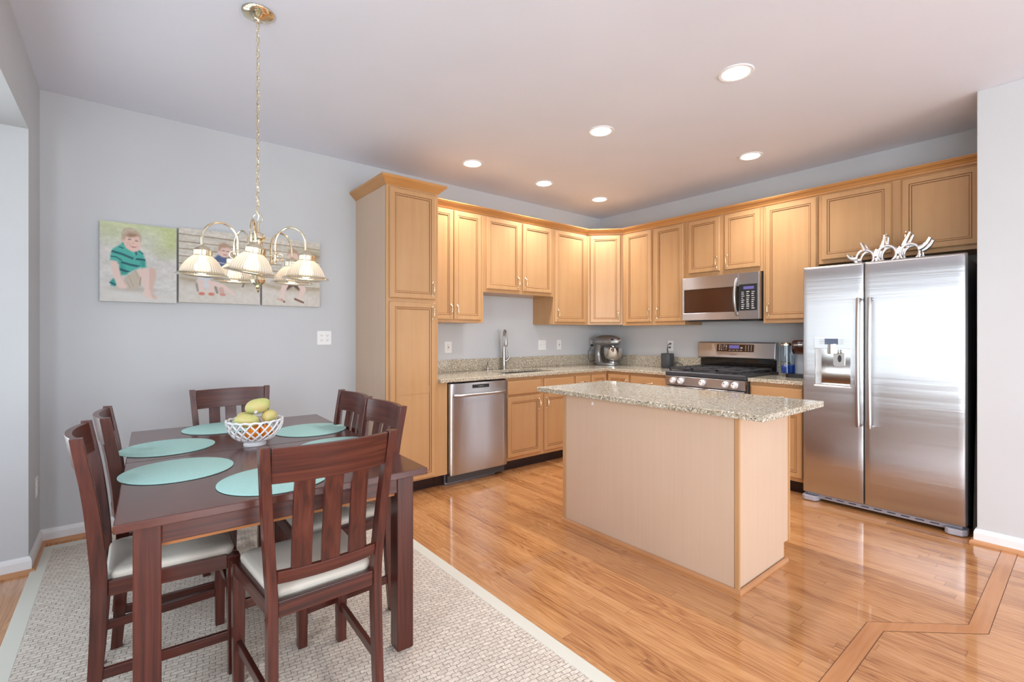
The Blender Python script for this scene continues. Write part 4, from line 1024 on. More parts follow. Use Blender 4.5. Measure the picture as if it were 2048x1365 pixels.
cf = thing('coffee_maker', 'dark brown and silver single-cup coffee maker with a blue-lit water tank beside the fridge', 'coffee maker', (-0.215, -2.385, ZC + 0.0005), -90)
# local x towards camera side (-y), front = local -y
m = MB(); m.loft([rrect(0.095, 0.125, 0.05, z) for z in (0.0, 0.03)]); m.xf(Matrix.Translation((0.03, -0.01, 0))); m.build('base', M['black'], cf, smooth=True)
m = MB(); m.loft([rrect(0.075, 0.060, 0.04, z) for z in (0.03, 0.20)]); m.xf(Matrix.Translation((0.045, 0.035, 0))); m.build('column', M['greysilver'], cf, smooth=True)
m = MB(); m.loft([rrect(0.070 * k, 0.105 * k, 0.045 * k, z) for z, k in ((0.20, 0.86), (0.215, 0.93), (0.27, 1.0), (0.305, 0.98), (0.318, 0.80))]); m.xf(Matrix.Translation((0.045, -0.01, 0))); m.build('brew_head', M['brewhead'], cf, smooth=True)
m = MB(); m.tube([(0.0, -0.090, 0.285), (0.015, -0.122, 0.275), (0.075, -0.122, 0.275), (0.09, -0.090, 0.285)], 0.009, 10); m.build('lift_handle', M['handle'], cf, smooth=True)
m = MB(); m.loft([rrect(0.042, 0.095, 0.035, z) for z in (0.03, 0.27)]); m.xf(Matrix.Translation((-0.075, 0.0, 0))); tk = m.build('water_tank', M['tank'], cf, smooth=True)
m = MB(); m.loft([rrect(0.043, 0.096, 0.035, z) for z in (0.27, 0.285)] + [rrect(0.036, 0.088, 0.03, 0.294)]); m.xf(Matrix.Translation((-0.075, 0.0, 0))); m.build('lid', M['brass'], tk, smooth=True)
m = MB(); m.loft([rrect(0.034, 0.086, 0.03, z) for z in (0.034, 0.10)]); m.xf(Matrix.Translation((-0.075, 0.0, 0))); m.build('water', M['tankblue'], tk, smooth=True)
m = MB(); m.tube([(-0.09, 0.09, 0.10), (-0.13, 0.14, 0.11), (-0.165, 0.17, 0.115)], 0.0035, 6); m.build('power_cord', M['cord'], cf, smooth=True)

# --- wall plates
def plate(label, loc, rz, gangs, kind, name='wall_outlet', cat='outlet', w1=0.0):
    """plate on a wall; local -y is out of the wall"""
    t = thing(name, label, cat, loc, rz, None)
    w = 0.070 + 0.046 * (gangs - 1) + w1
    m = MB(); m.box(-w / 2, w / 2, -0.006, -0.0002, -0.0575, 0.0575); m.build('cover_plate', M['plate'], t, bevel=0.003)
    for g in range(gangs):
        cx = (g - (gangs - 1) / 2) * 0.046
        k = kind[g]
        if k == 'o':
            for s in (-1, 1):
                q = MB(); q.loft([rrect(0.0165, 0.0145, 0.008, z) for z in (0, 0.0022)]); q.xf(Matrix.Translation((cx, -0.006, s * 0.0195)) @ Matrix.Rotation(R(90), 4, 'X')); rc = q.build('receptacle', M['plate'], t)
                q = MB()
                for dx in (-0.006, 0.006): q.box(cx + dx - 0.0012, cx + dx + 0.0012, -0.0087, -0.0080, s * 0.0195 - 0.002, s * 0.0195 + 0.007)
                q.box(cx - 0.002, cx + 0.002, -0.0087, -0.0080, s * 0.0195 - 0.009, s * 0.0195 - 0.005); q.build('slots', M['slot'], rc)
        elif k == 'g':
            q = MB(); q.box(cx - 0.0165, cx + 0.0165, -0.0085, -0.006, -0.0335, 0.0335); rc = q.build('receptacle', M['plate'], t, bevel=0.001)
            q = MB()
            for s in (-1, 1):
                for dx in (-0.006, 0.006): q.box(cx + dx - 0.0012, cx + dx + 0.0012, -0.0092, -0.0084, s * 0.021 - 0.004, s * 0.021 + 0.005)
            q.box(cx - 0.009, cx + 0.009, -0.0092, -0.0084, 0.001, 0.006); q.box(cx - 0.009, cx + 0.009, -0.0092, -0.0084, -0.006, -0.001); q.build('slots', M['slot'], rc)
        else:
            q = MB(); q.box(cx - 0.005, cx + 0.005, -0.0075, -0.006, -0.012, 0.012); q.prism([(-0.006, -0.006), (-0.017, 0.004), (-0.015, 0.010), (-0.006, 0.006)], cx - 0.0035, cx + 0.0035, axes=(1, 2, 0)); q.build('toggle', M['plate'], t)
    return t
plate('white double outlet plate on the wall under the right end of the canvas prints', (-3.449, 0, 1.233), 0, 2, 'oo')
plate('white outlet plate low on the narrow left wall beside the bay opening', (XL, -0.165, 0.385), 90, 1, 'o')
plate('white outlet with test buttons on the wall above the dishwasher', (-2.266, 0, 1.135), 0, 1, 'g', w1=0.012)
plate('white double switch plate right of the faucet', (-1.015, 0, 1.140), 0, 2, 'ss', 'light_switch', 'light switch')
plate('white single outlet right of the double switch plate', (-0.745, 0, 1.140), 0, 1, 'g')
plate('white outlet partly hidden behind the stand mixer', (-0.155, 0, 1.130), 0, 1, 'o')
plate('white outlet with two black plugs above the charcoal speaker', (0, -1.010, 1.135), -90, 1, 'o')

# ================================================================== DINING
rg = thing('area_rug', 'woven seagrass area rug with a cream cotton border under the dining table', 'rug', (-4.232, -1.62, 0))
hx, hy, bw_ = 0.880, 1.515, 0.062
m = MB(); m.box(-hx + bw_ - 0.004, hx - bw_ + 0.004, -hy + bw_ - 0.004, hy - bw_ + 0.004, 0.0003, 0.0085); m.build('weave', M['rug'], rg)
m = MB(); m.cells([-hx, -hx + bw_, hx - bw_, hx], [-hy, -hy + bw_, hy - bw_, hy], lambda i, j: not (i == 1 and j == 1), 0.0003, 0.0098, lambda u, v, w: (u, v, w)); m.build('border', M['rugedge'], rg, bevel=0.003)
RUG = 0.0088

TZ = 0.730
tb = thing('dining_table', 'dark cherry rectangular dining table set with round aqua placemats', 'table', (-4.241, -1.508, RUG), -2.0)
hw, hl = 0.483, 0.803; H = TZ - RUG
m = MB()
for a, b in ((-hl, -0.0012), (0.0012, hl)): m.box(-hw, hw, a, b, H - 0.026, H)
m.build('tabletop', M['cherry_t'], tb, bevel=0.003)
ix, iy = hw - 0.042, hl - 0.042
for sx in (-1, 1):
    for sy in (-1, 1):
        m = MB(); cx, cy = sx * (ix - 0.034), sy * (iy - 0.034)
        def sq(h, z): return [(cx - h, cy - h, z), (cx + h, cy - h, z), (cx + h, cy + h, z), (cx - h, cy + h, z)]
        m.loft([sq(0.031, 0), sq(0.034, 0.006), sq(0.034, H - 0.0265)]); m.build('leg', M['cherry'], tb, bevel=0.003)
m = MB()
for s in (-1, 1):
    m.box(-ix + 0.0685, ix - 0.0685, s * (iy - 0.012) - 0.010, s * (iy - 0.012) + 0.010, H - 0.092, H - 0.0265)
    m.box(s * (ix - 0.012) - 0.010, s * (ix - 0.012) + 0.010, -iy + 0.0685, iy - 0.0685, H - 0.092, H - 0.0265)
m.build('apron', M['cherry_l'], tb, bevel=0.002)
m = MB()
for s in (-1, 1): m.box(-ix + 0.0695, ix - 0.0695, s * (iy - 0.045) - 0.020, s * (iy - 0.045) + 0.020, H - 0.108, H - 0.070)
for s in (-1, 1): m.box(s * 0.25 - 0.02, s * 0.25 + 0.02, -iy + 0.09, iy - 0.09, H - 0.060, H - 0.027)
m.build('cleat', M['cleat'], tb)['label'] = 'raw orange-brown wooden cleat under the apron'

# chair: origin on the floor under the seat centre, facing local +y
def py(z):
    P = [(0, -0.208), (0.10, -0.200), (0.30, -0.190), (0.45, -0.187), (0.60, -0.197), (0.75, -0.213), (0.926, -0.243)]
    for (za, ya), (zb, yb) in zip(P, P[1:]):
        if z <= zb:
            t = (z - za) / (zb - za); return ya + (yb - ya) * t
    return P[-1][1]
def px(z):
    P = [(0, 0.168), (0.45, 0.165), (0.926, 0.200)]
    for (za, xa), (zb, xb) in zip(P, P[1:]):
        if z <= zb: return xa + (xb - xa) * (z - za) / (zb - za)
    return P[-1][1]
def make_chair(label):
    c = thing('dining_chair', label, 'chair', (0, 0, 0), 0, 'dining chairs around the table')
    for s in (-1, 1):
        m = MB(); rings = []
        for i in range(25):
            z = 0.926 * i / 24
            y = sum(py(min(0.926, max(0, z + dz))) for dz in (-0.05, -0.025, 0, 0.025, 0.05)) / 5 if 0.05 < z < 0.876 else py(z)
            hd = 0.0215 if z < 0.55 else 0.0215 - 0.0055 * (z - 0.55) / 0.376
            if z < 0.3: hd = 0.018 + 0.0035 * z / 0.3
            hh = 0.0145; x = s * px(z)
            rings.append([(x - hh, y - hd, z), (x + hh, y - hd, z), (x + hh, y + hd, z), (x - hh, y + hd, z)])
        m.loft(rings); m.build('rear_leg', M['cherry'], c, smooth=True, bevel=0.002)
        m = MB(); x, y = s * 0.186, 0.190
        def sq(h, z): return [(x - h, y - h, z), (x + h, y - h, z), (x + h, y + h, z), (x - h, y + h, z)]
        m.loft([sq(0.0165, 0), sq(0.019, 0.20), sq(0.0205, 0.437)]); m.build('front_leg', M['cherry'], c, bevel=0.002)
    m = MB(); zr0, zr1 = 0.393, 0.443
    m.box(-0.166, 0.166, 0.182, 0.206, zr0, zr1); m.box(-0.151, 0.151, -0.203, -0.183, zr0, zr1)
    for s in (-1, 1): m.loft([[(s * 0.167 - 0.010, -0.166, z), (s * 0.167 + 0.010, -0.166, z), (s * 0.192 + 0.010, 0.170, z), (s * 0.192 - 0.010, 0.170, z)] for z in (zr0, zr1)])
    m.build('seat_frame', M['cherry_l'], c, bevel=0.003)
    m = MB(); rings = []
    for z, k in ((0.425, 0.97), (0.441, 0.985), (0.452, 1.0), (0.461, 0.985), (0.467, 0.95), (0.471, 0.86), (0.474, 0.6), (0.475, 0.2)):
        rings.append([(x * k * (1 + 0.38 * y), 0.012 + (y) * k, z) for x, y, _ in rrect(0.174, 0.186, 0.035, 0)])
    m.loft(rings); m.build('seat', M['cream'], c, smooth=True, ang=60)['label'] = 'cream vinyl seat pad'
    def bow(x, b): return -b * (1 - (x / 0.186) ** 2)
    def rail(z0, z1, b, th, nm):
        m = MB(); rings = []
        for i in range(15):
            w_ = px((z0 + z1) / 2) - 0.0145; x = -w_ + 2 * w_ * i / 14
            a0, a1 = py(z0) + bow(x, b), py(z1) + bow(x, b)
            rings.append([(x, a0 - th, z0), (x, a1 - th, z1), (x, a1 + th, z1), (x, a0 + th, z0)])
        m.loft(rings); return m.build(nm, M['cherry_l'], c, smooth=True, bevel=0.002)
    rail(0.812, 0.921, 0.034, 0.010, 'top_rail'); rail(0.499, 0.537, 0.026, 0.009, 'lower_rail')
    for x in (-0.087, 0.0, 0.087):
        m = MB(); rings = []
        for i in range(9):
            z = 0.532 + 0.286 * i / 8; b = 0.026 + 0.008 * i / 8; y0 = py(z)
            rings.append([(x - 0.029, y0 + bow(x - 0.029, b) - 0.006, z), (x + 0.029, y0 + bow(x + 0.029, b) - 0.006, z), (x + 0.029, y0 + bow(x + 0.029, b) + 0.006, z), (x - 0.029, y0 + bow(x - 0.029, b) + 0.006, z)])
        m.loft(rings); m.build('slat', M['cherry'], c, smooth=True, bevel=0.0015)
    for s in (-1, 1):
        m = MB(); m.loft([[(s * 0.167 - 0.008, -0.186, z), (s * 0.167 + 0.008, -0.186, z), (s * 0.186 + 0.008, 0.174, z), (s * 0.186 - 0.008, 0.174, z)] for z in (0.125, 0.159)]); m.build('side_stretcher', M['cherry_l'], c, bevel=0.002)
    m = MB(); m.box(-0.168, 0.168, 0.182, 0.198, 0.258, 0.292); m.build('front_stretcher', M['cherry_l'], c, bevel=0.002)
    return c
ch = make_chair('dark cherry dining chair nearest the camera, its slatted back turned to us')
ch.location = (-4.219, -2.248, RUG); ch.rotation_euler = (0, 0, R(1.0))
G = 'dining chairs around the table'
dup(ch, (-4.599, -1.797, RUG), -91, 'dark cherry dining chair on the left side of the table, nearer the camera', G)
dup(ch, (-4.543, -1.365, RUG), -90, 'dark cherry dining chair on the left side of the table, nearer the back wall', G)
dup(ch, (-3.983, -1.814, RUG), 90, 'dark cherry dining chair on the pantry side of the table, nearer the camera', G)
dup(ch, (-3.966, -1.383, RUG), 90, 'dark cherry dining chair on the pantry side of the table, farther from the camera', G)
dup(ch, (-4.212, -0.895, RUG), 181, 'dark cherry dining chair at the far end of the table by the back wall', G)

# placemats
def make_mat(label):
    m = MB(); m.lathe([(0.001, 0.0), (0.183, 0.0), (0.186, 0.0012), (0.186, 0.0030), (0.183, 0.0042), (0.001, 0.0042)], 72)
    return tag(m.build('placemat', M['mat'], smooth=True), label, 'placemat', 'round aqua placemats on the table')
pm = [(-4.562, -1.748, 'round aqua woven placemat before the left chair nearer the camera'),
      (-4.565, -1.262, 'round aqua woven placemat before the left chair farther from the camera'),
      (-4.300, -0.880, 'round aqua woven placemat at the far end of the table, partly behind the fruit bowl'),
      (-3.923, -1.257, 'round aqua woven placemat on the pantry side of the table, right of the fruit bowl'),
      (-3.930, -1.735, 'round aqua woven placemat on the pantry side, mostly hidden by the nearest chair back'),
      (-4.297, -2.112, 'round aqua woven placemat at the near end of the table, behind the nearest chair back')]
p0_ = None
for x, y, lab in pm:
    if p0_ is None: p0_ = make_mat(lab); o = p0_
    else: o = p0_.copy(); COL.objects.link(o); o['label'] = lab
    o.location = (x, y, TZ + 0.0004); o.rotation_euler = (0, 0, x * 7)

# woven ceramic bowl
BC = Vector((-4.238, -1.452, TZ + 0.0004))
bl = thing('fruit_bowl', 'white ceramic open lattice fruit bowl at the middle of the dining table', 'bowl', BC)
m = MB(); m.lathe([(0.001, 0.004), (0.040, 0.004), (0.044, 0.0), (0.049, 0.0), (0.050, 0.008), (0.046, 0.014), (0.044, 0.024), (0.048, 0.030), (0.040, 0.030), (0.001, 0.026)], 48); m.build('foot', M['ceramic'], bl, smooth=True)
def bowl_r(t): return 0.046 + 0.074 * math.sin(t * math.pi / 2) ** 0.9
def bowl_z(t): return 0.024 + 0.096 * (1 - math.cos(t * math.pi / 2)) ** 0.85
NST = 18
for sgn in (1, -1):
    m = MB()
    for k in range(NST):
        a0 = 2 * math.pi * k / NST; pts = []
        for i in range(11):
            t = i / 10; a = a0 + sgn * 0.95 * t; rr_ = bowl_r(t) + sgn * 0.0016
            pts.append((rr_ * math.cos(a), rr_ * math.sin(a), bowl_z(t)))
        m.tube(pts, 0.0042, 7)
    m.build('lattice', M['ceramic'], bl, smooth=True, ang=70)
m = MB(); N = 108
m.tube([((0.1205 + 0.0012 * math.cos(18 * a)) * math.cos(a), (0.1205 + 0.0012 * math.cos(18 * a)) * math.sin(a), 0.120 + 0.0018 * math.cos(18 * a)) for a in [2 * math.pi * i / N for i in range(N)]], 0.0052, 8, closed=True); m.build('rim', M['ceramic'], bl, smooth=True)
# fruit: directions in the view: r = to the right, f = away from the camera
vr = Vector((0.626, -0.78, 0)); vf = Vector((0.78, 0.626, 0))
vr = Vector((0.9815, -0.1913, 0)).normalized(); vf = Vector((0.1913, 0.9815, 0)).normalized()
def fruit(name, label, cat, group, d, rad, rot, mat, kind):
    loc = BC + vr * d[0] + vf * d[1] + Vector((0, 0, d[2]))
    m = MB()
    if kind == 'mango':
        m.ell((0, 0, 0), rad, 28, 18, fn=lambda p: Vector((p.x + 0.10 * rad[2] * math.sin(2.2 * p.z / rad[2]), p.y, p.z)) if True else p)
    else:
        m.ell((0, 0, 0), rad, 24, 16)
    o = m.build(name, mat, smooth=True, loc=loc, rot=rot); tag(o, label, cat, group); return o
FZ = 0.002
mg = fruit('mango', 'yellow-green mango on top of the fruit pile, with a small white sticker', 'mango', 'mangoes in the lattice bowl', (0.012, 0.010, 0.184), (0.037, 0.034, 0.056), (0, R(62), R(-8)), M['mango'], 'mango')
m = MB(); m.lathe([(0.008, 0.0), (0.008, 0.0006), (0.001, 0.0008)], 16); m.build('sticker', M['mark'], mg, loc=(0.016, -0.0325, -0.020), rot=(R(84), 0, R(20)))
fruit('mango', 'yellow-green mango with a pink blush lying at the left front of the bowl', 'mango', 'mangoes in the lattice bowl', (-0.034, -0.040, 0.124), (0.034, 0.033, 0.052), (0, R(84), R(-14)), M['mango'], 'mango')
fruit('mango', 'golden mango at the right of the bowl, under the top mango', 'mango', 'mangoes in the lattice bowl', (0.063, 0.018, 0.130), (0.034, 0.033, 0.046), (0, R(70), R(60)), M['mango'], 'mango')
fruit('mango', 'pale green mango at the far left of the bowl, behind the front one', 'mango', 'mangoes in the lattice bowl', (-0.046, 0.046, 0.122), (0.033, 0.031, 0.044), (0, R(80), R(50)), M['mango'], 'mango')
for dx, dy, dz, lab in ((-0.012, -0.044, 0.064, 'orange seen through the front of the lattice bowl, left of the middle'), (0.050, -0.026, 0.066, 'orange seen through the lattice at the front right of the bowl'),
                    (0.010, 0.030, 0.066, 'orange at the bottom of the bowl behind the other oranges')):
    fruit('orange', lab, 'orange', 'oranges in the lattice bowl', (dx, dy, dz), (0.032, 0.032, 0.030), (0, 0, 0), M['orange'], 'o')

# ================================================================== CHANDELIER
CX, CY = -4.252, -1.590
chd = thing('chandelier', 'brass five-arm chandelier with ribbed glass shades hanging over the dining table', 'chandelier', (CX, CY, 0))
m = MB(); m.lathe([(0.066, CEIL - 0.0005), (0.068, CEIL - 0.004), (0.064, CEIL - 0.012), (0.045, CEIL - 0.022), (0.016, CEIL - 0.030), (0.010, CEIL - 0.036), (0.008, CEIL - 0.048), (0.001, CEIL - 0.050)], 40); m.build('canopy', M['brass'], chd, smooth=True)
ztop, zbot = CEIL - 0.045, 1.815
nl = 27; pitch = (ztop - zbot) / nl
lk = None
for i in range(nl):
    if lk is None:
        mm = MB(); hl_ = pitch / 2 + 0.0012; pts = []
        for k in range(20):
            a = 2 * math.pi * k / 20; pts.append((0.0075 * math.copysign(abs(math.cos(a)) ** 0.8, math.cos(a)), 0, (hl_) * math.copysign(abs(math.sin(a)) ** 0.9, math.sin(a))))
        mm.tube(pts, 0.0016, 6, closed=True); lk = mm.build('chain_link', M['brass'], chd, smooth=True); o = lk
    else:
        o = lk.copy(); COL.objects.link(o); o.parent = chd
    o.location = (0, 0, zbot + pitch * (i + 0.5)); o.rotation_euler = (0, 0, R(20 + 90 * (i % 2)))
m = MB(); m.tube([(0.004 * math.sin(i * 1.7), 0.004 * math.cos(i * 1.7), zbot - 0.03 + (ztop - zbot + 0.03) * i / 54) for i in range(55)], 0.0022, 6); m.build('cord', M['brass'], chd, smooth=True)
m = MB(); m.tube([(0.021 * math.cos(a) * 0.78, -0.021 * math.cos(a) * 0.62, 1.793 + 0.021 * math.sin(a)) for a in [2 * math.pi * i / 28 for i in range(28)]], 0.0022, 8, closed=True); m.build('hanging_ring', M['brass'], chd, smooth=True)
m = MB(); m.lathe([(0.004, 1.772), (0.007, 1.768), (0.0075, 1.735), (0.010, 1.730), (0.024, 1.722), (0.031, 1.708), (0.031, 1.700), (0.026, 1.694), (0.020, 1.688), (0.019, 1.670), (0.022, 1.664), (0.035, 1.656), (0.036, 1.650), (0.0335, 1.645), (0.0335, 1.575), (0.037, 1.568), (0.030, 1.562), (0.018, 1.552), (0.014, 1.535), (0.017, 1.530), (0.030, 1.522), (0.033, 1.510), (0.028, 1.496), (0.016, 1.487), (0.008, 1.482), (0.012, 1.477), (0.008, 1.472), (0.005, 1.468), (0.008, 1.464), (0.004, 1.457), (0.001, 1.452)], 36)
m.build('column', M['brass'], chd, smooth=True, ang=30)
ZR = 1.520
# arm directions measured in the camera frame: x to the right, y away
ang0 = math.atan2(-0.631, 0.7755)
shade_data = None; tmpl = None
AD = [218, 291, 3, 74, 146]
tilts = [2, 9, 2, 1, 1]
for k, a in enumerate(AD):
    th = R(a) + ang0; dv = Vector((math.cos(th), math.sin(th), 0)); ra = 0.215
    arm = MB()
    def at(r_, z): return (dv.x * r_, dv.y * r_, z)
    zc = ZR + 0.125
    pts = [at(0.034, 1.585), at(0.050, 1.580), at(0.068, 1.588), at(0.077, 1.605), at(0.079, 1.64), at(0.079, 1.675)]
    cr = (ra - 0.079) / 2; cm_ = 0.079 + cr
    for q in range(1, 13):
        aa = math.pi - math.pi * q / 12; pts.append(at(cm_ + cr * math.cos(aa), 1.675 + cr * 1.15 * math.sin(aa)))
    pts.append(at(ra, zc + 0.004))
    arm.tube(pts, 0.0048, 8)
    sc = [at(0.079, 1.622)] + [at(0.079 + 0.020 - 0.020 * math.cos(R(q)) * (1 - q / 700), 1.618 - 0.020 * math.sin(R(q)) * (1 - q / 700)) for q in range(0, 400, 25)]
    arm.tube(sc, 0.0030, 6)
    arm.ell(at(0.079, 1.635), (0.008, 0.008, 0.009), 10, 6)
    ao = arm.build('arm', M['brass'], chd, smooth=True)
    rot = Matrix.Rotation(R(tilts[k]), 3, Vector((0.631, 0.775, 0)))
    sl = at(ra, ZR)
    def place(o): o.location = sl; o.rotation_euler = rot.to_euler()
    if tmpl is None:
        m = MB(); m.lathe([(0.005, 0.128), (0.008, 0.124), (0.020, 0.118), (0.032, 0.108), (0.0355, 0.102), (0.0355, 0.082), (0.038, 0.079), (0.001, 0.080)], 32); fit = m.build('fitter', M['brass'], chd, smooth=True, ang=30)
        m = MB(); pr = [(0.031, 0.084), (0.036, 0.078), (0.048, 0.068), (0.061, 0.052), (0.072, 0.034), (0.080, 0.014), (0.083, 0.003)]
        m.lathe(pr + [(r_ - 0.0025, z) for r_, z in pr[::-1]], 192, flute=(48, 0.018), caps=False)
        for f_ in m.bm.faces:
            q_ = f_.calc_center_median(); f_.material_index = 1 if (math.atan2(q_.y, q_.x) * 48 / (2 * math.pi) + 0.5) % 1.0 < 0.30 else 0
        sh = m.build('shade', [M['shade'], M['shade_refraction']], chd, smooth=True, ang=80)
        m = MB(); m.lathe([(0.080, 0.006), (0.086, 0.006), (0.098, 0.000), (0.100, -0.003), (0.098, -0.004), (0.084, 0.000), (0.079, 0.001), (0.080, 0.006)], 64, caps=False); rim = m.build('shade_rim', M['brass'], sh, smooth=True)
        m = MB(); m.lathe([(0.001, 0.000), (0.014, 0.003), (0.025, 0.012), (0.030, 0.026), (0.027, 0.042), (0.017, 0.058), (0.014, 0.078), (0.001, 0.079)], 24); bu = m.build('bulb', M['bulb'], chd, smooth=True)
        tmpl = (fit, sh, rim, bu); place(fit); place(sh); place(bu)
    else:
        for src in (tmpl[0], tmpl[1], tmpl[3]):
            o = src.copy(); COL.objects.link(o); o.parent = chd; place(o)
            if src is tmpl[1]:
                q = tmpl[2].copy(); COL.objects.link(q); q.parent = o

# ================================================================== CANVAS PRINTS
class Pic:
    """small painter: a printed photograph as colours on a grid of vertices"""
    def __init__(s, w, h, nx):
        s.w, s.h, s.nx = w, h, nx; s.ny = int(round(nx * h / w))
        s.X, s.Y = np.meshgrid(np.linspace(0, 1, s.nx), np.linspace(0, 1, s.ny))     # Y up
        s.img = np.zeros((s.ny, s.nx, 3))
    def blend(s, mask, col, a=1.0):
        mask = np.clip(mask, 0, 1)[..., None] * a; s.img = s.img * (1 - mask) + np.array(col) / 255.0 * mask
    def poly(s, pts, col, soft=0.008, a=1.0):
        P = np.array(pts, float); n = len(P); ins = np.zeros(s.X.shape, bool); dist = np.full(s.X.shape, 9.0)
        for i in range(n):
            x0, y0 = P[i]; x1, y1 = P[(i + 1) % n]
            c = ((y0 > s.Y) != (y1 > s.Y)) & (s.X < (x1 - x0) * (s.Y - y0) / (y1 - y0 + 1e-12) + x0); ins ^= c
            dx, dy = x1 - x0, y1 - y0; t = np.clip(((s.X - x0) * dx + (s.Y - y0) * dy) / (dx * dx + dy * dy + 1e-12), 0, 1)
            dist = np.minimum(dist, np.hypot(s.X - x0 - t * dx, s.Y - y0 - t * dy))
        sd = np.where(ins, dist, -dist); s.blend(sd / soft * 0.5 + 0.5, col, a)
    def ell(s, cx, cy, rx, ry, col, soft=0.08, a=1.0, rot=0):
        c, q = math.cos(R(rot)), math.sin(R(rot)); dx, dy = s.X - cx, s.Y - cy
        u, v = (dx * c + dy * q) / rx, (-dx * q + dy * c) / ry
        s.blend((1 - np.hypot(u, v)) / soft * 0.5 + 0.5, col, a)
    def line(s, pts, wd, col, a=1.0, soft=0.5):
        d = np.full(s.X.shape, 9.0); ww = np.zeros(s.X.shape)
        wl_ = wd if isinstance(wd, (list, tuple)) else [wd] * len(pts)
        best = np.full(s.X.shape, 9.0)
        for i in range(len(pts) - 1):
            x0, y0 = pts[i]; x1, y1 = pts[i + 1]; dx, dy = x1 - x0, y1 - y0
            t = np.clip(((s.X - x0) * dx + (s.Y - y0) * dy) / (dx * dx + dy * dy + 1e-12), 0, 1)
            q = np.hypot(s.X - x0 - t * dx, s.Y - y0 - t * dy) - (wl_[i] + (wl_[i + 1] - wl_[i]) * t)
            best = np.minimum(best, q)
        s.blend(-best / 0.008 + 0.5, col, a)
    def noise(s, sx, sy, amp, seed, mask=1.0):
        r_ = np.random.RandomState(seed); g = r_.rand(sy + 2, sx + 2)
        u, v = s.X * sx, s.Y * sy; i, j = np.minimum(u.astype(int), sx), np.minimum(v.astype(int), sy); fu, fv = u - i, v - j
        n_ = g[j, i] * (1 - fu) * (1 - fv) + g[j, i + 1] * fu * (1 - fv) + g[j + 1, i] * (1 - fu) * fv + g[j + 1, i + 1] * fu * fv
        s.img = np.clip(s.img + ((n_ - 0.5) * amp * mask)[..., None], 0, 1)
    def build(s, name, label, x, z, d=0.038):
        t = thing(name, label, 'canvas print', (x, 0, z), 0, 'canvas prints on the dining wall')
        m = MB(); m.box(0, s.w, -d + 0.0006, -0.001, 0, s.h); m.build('stretcher_frame', M['canvas_side'], t, bevel=0.002)
        V = [(float(a) * s.w, -d, float(b) * s.h) for a, b in zip(s.X.ravel(), s.Y.ravel())]
        idx = np.arange(s.nx * s.ny).reshape(s.ny, s.nx)
        F = np.stack([idx[:-1, :-1], idx[:-1, 1:], idx[1:, 1:], idx[1:, :-1]], -1).reshape(-1, 4).tolist()
        # rim of the print turned back over the frame edge
        me = bpy.data.meshes.new('print'); me.from_pydata(V, [], F)
        ca = me.color_attributes.new('picture', 'FLOAT_COLOR', 'POINT')
        lin = np.where(s.img <= 0.04045, s.img / 12.92, ((s.img + 0.055) / 1.055) ** 2.4) * 0.86
        ca.data.foreach_set('color', np.concatenate([lin.reshape(-1, 3), np.ones((s.nx * s.ny, 1))], 1).astype(np.float32).ravel())
        me.materials.append(M['print']); o = bpy.data.objects.new('print', me); COL.objects.link(o); o.parent = t; return t
pmn, nt, n, l, b = new_mat('canvas_print')
at_ = n.new('ShaderNodeAttribute'); at_.attribute_name = 'picture'; l.new(at_.outputs['Color'], b.inputs['Base Color']); b.inputs['Roughness'].default_value = 0.6; b.inputs['Specular IOR Level'].default_value = 0.2
M['print'] = pmn
SK, SKD, SAND = (238, 214, 206), (218, 184, 172), (222, 221, 218)

# first print: child in a teal striped polo sitting on sand, grass behind
p = Pic(0.398, 0.511, 150)
p.img[:] = np.array(SAND) / 255.0
gy = np.clip((p.Y - 0.62) / 0.3, 0, 1); p.blend(gy * np.clip(0.25 + p.X * 0.9, 0, 1), (206, 216, 170), 0.9)
p.blend(np.clip((p.Y - 0.80) / 0.15, 0, 1), (206, 216, 166), 0.6)
p.ell(0.90, 0.78, 0.16, 0.14, (190, 204, 128), 0.9, 0.6); p.ell(0.62, 0.83, 0.18, 0.10, (216, 222, 205), 0.9, 0.7); p.ell(0.80, 0.66, 0.12, 0.07, (198, 205, 176), 0.9, 0.6); p.ell(0.12, 0.86, 0.14, 0.10, (205, 216, 178), 0.9, 0.6)
p.noise(12, 30, 0.07, 3); p.noise(40, 60, 0.05, 4)
p.poly([(0, 0), (1, 0), (1, 0.10), (0.72, 0.075), (0.52, 0.13), (0.35, 0.20), (0, 0.24)], (226, 224, 220), 0.05, 0.7)
p.ell(0.40, 0.165, 0.26, 0.035, (178, 165, 150), 0.6, 0.5); p.line([(0.62, 0.33), (0.64, 0.47)], 0.004, (200, 208, 180), 0.8); p.line([(0.94, 0.33), (0.95, 0.46)], 0.004, (200, 208, 180), 0.7)
# far leg, near leg, shorts
p.poly([(0.60, 0.42), (0.66, 0.455), (0.71, 0.44), (0.725, 0.37), (0.69, 0.24), (0.665, 0.13), (0.74, 0.06), (0.70, 0.045), (0.62, 0.09), (0.60, 0.17)], (226, 196, 184), 0.012)
p.poly([(0.30, 0.30), (0.44, 0.41), (0.53, 0.435), (0.52, 0.20), (0.42, 0.155), (0.30, 0.185)], (205, 194, 178), 0.012)
p.line([(0.36, 0.33), (0.42, 0.19)], 0.004, (176, 162, 146), 0.9); p.line([(0.44, 0.40), (0.49, 0.30)], 0.004, (182, 168, 152), 0.9); p.line([(0.34, 0.25), (0.38, 0.18)], 0.004, (176, 162, 146), 0.8)
p.poly([(0.46, 0.41), (0.53, 0.445), (0.60, 0.44), (0.635, 0.40), (0.635, 0.30), (0.635, 0.17), (0.66, 0.06), (0.61, 0.055), (0.55, 0.09), (0.56, 0.18), (0.52, 0.27), (0.505, 0.33)], SK, 0.012)
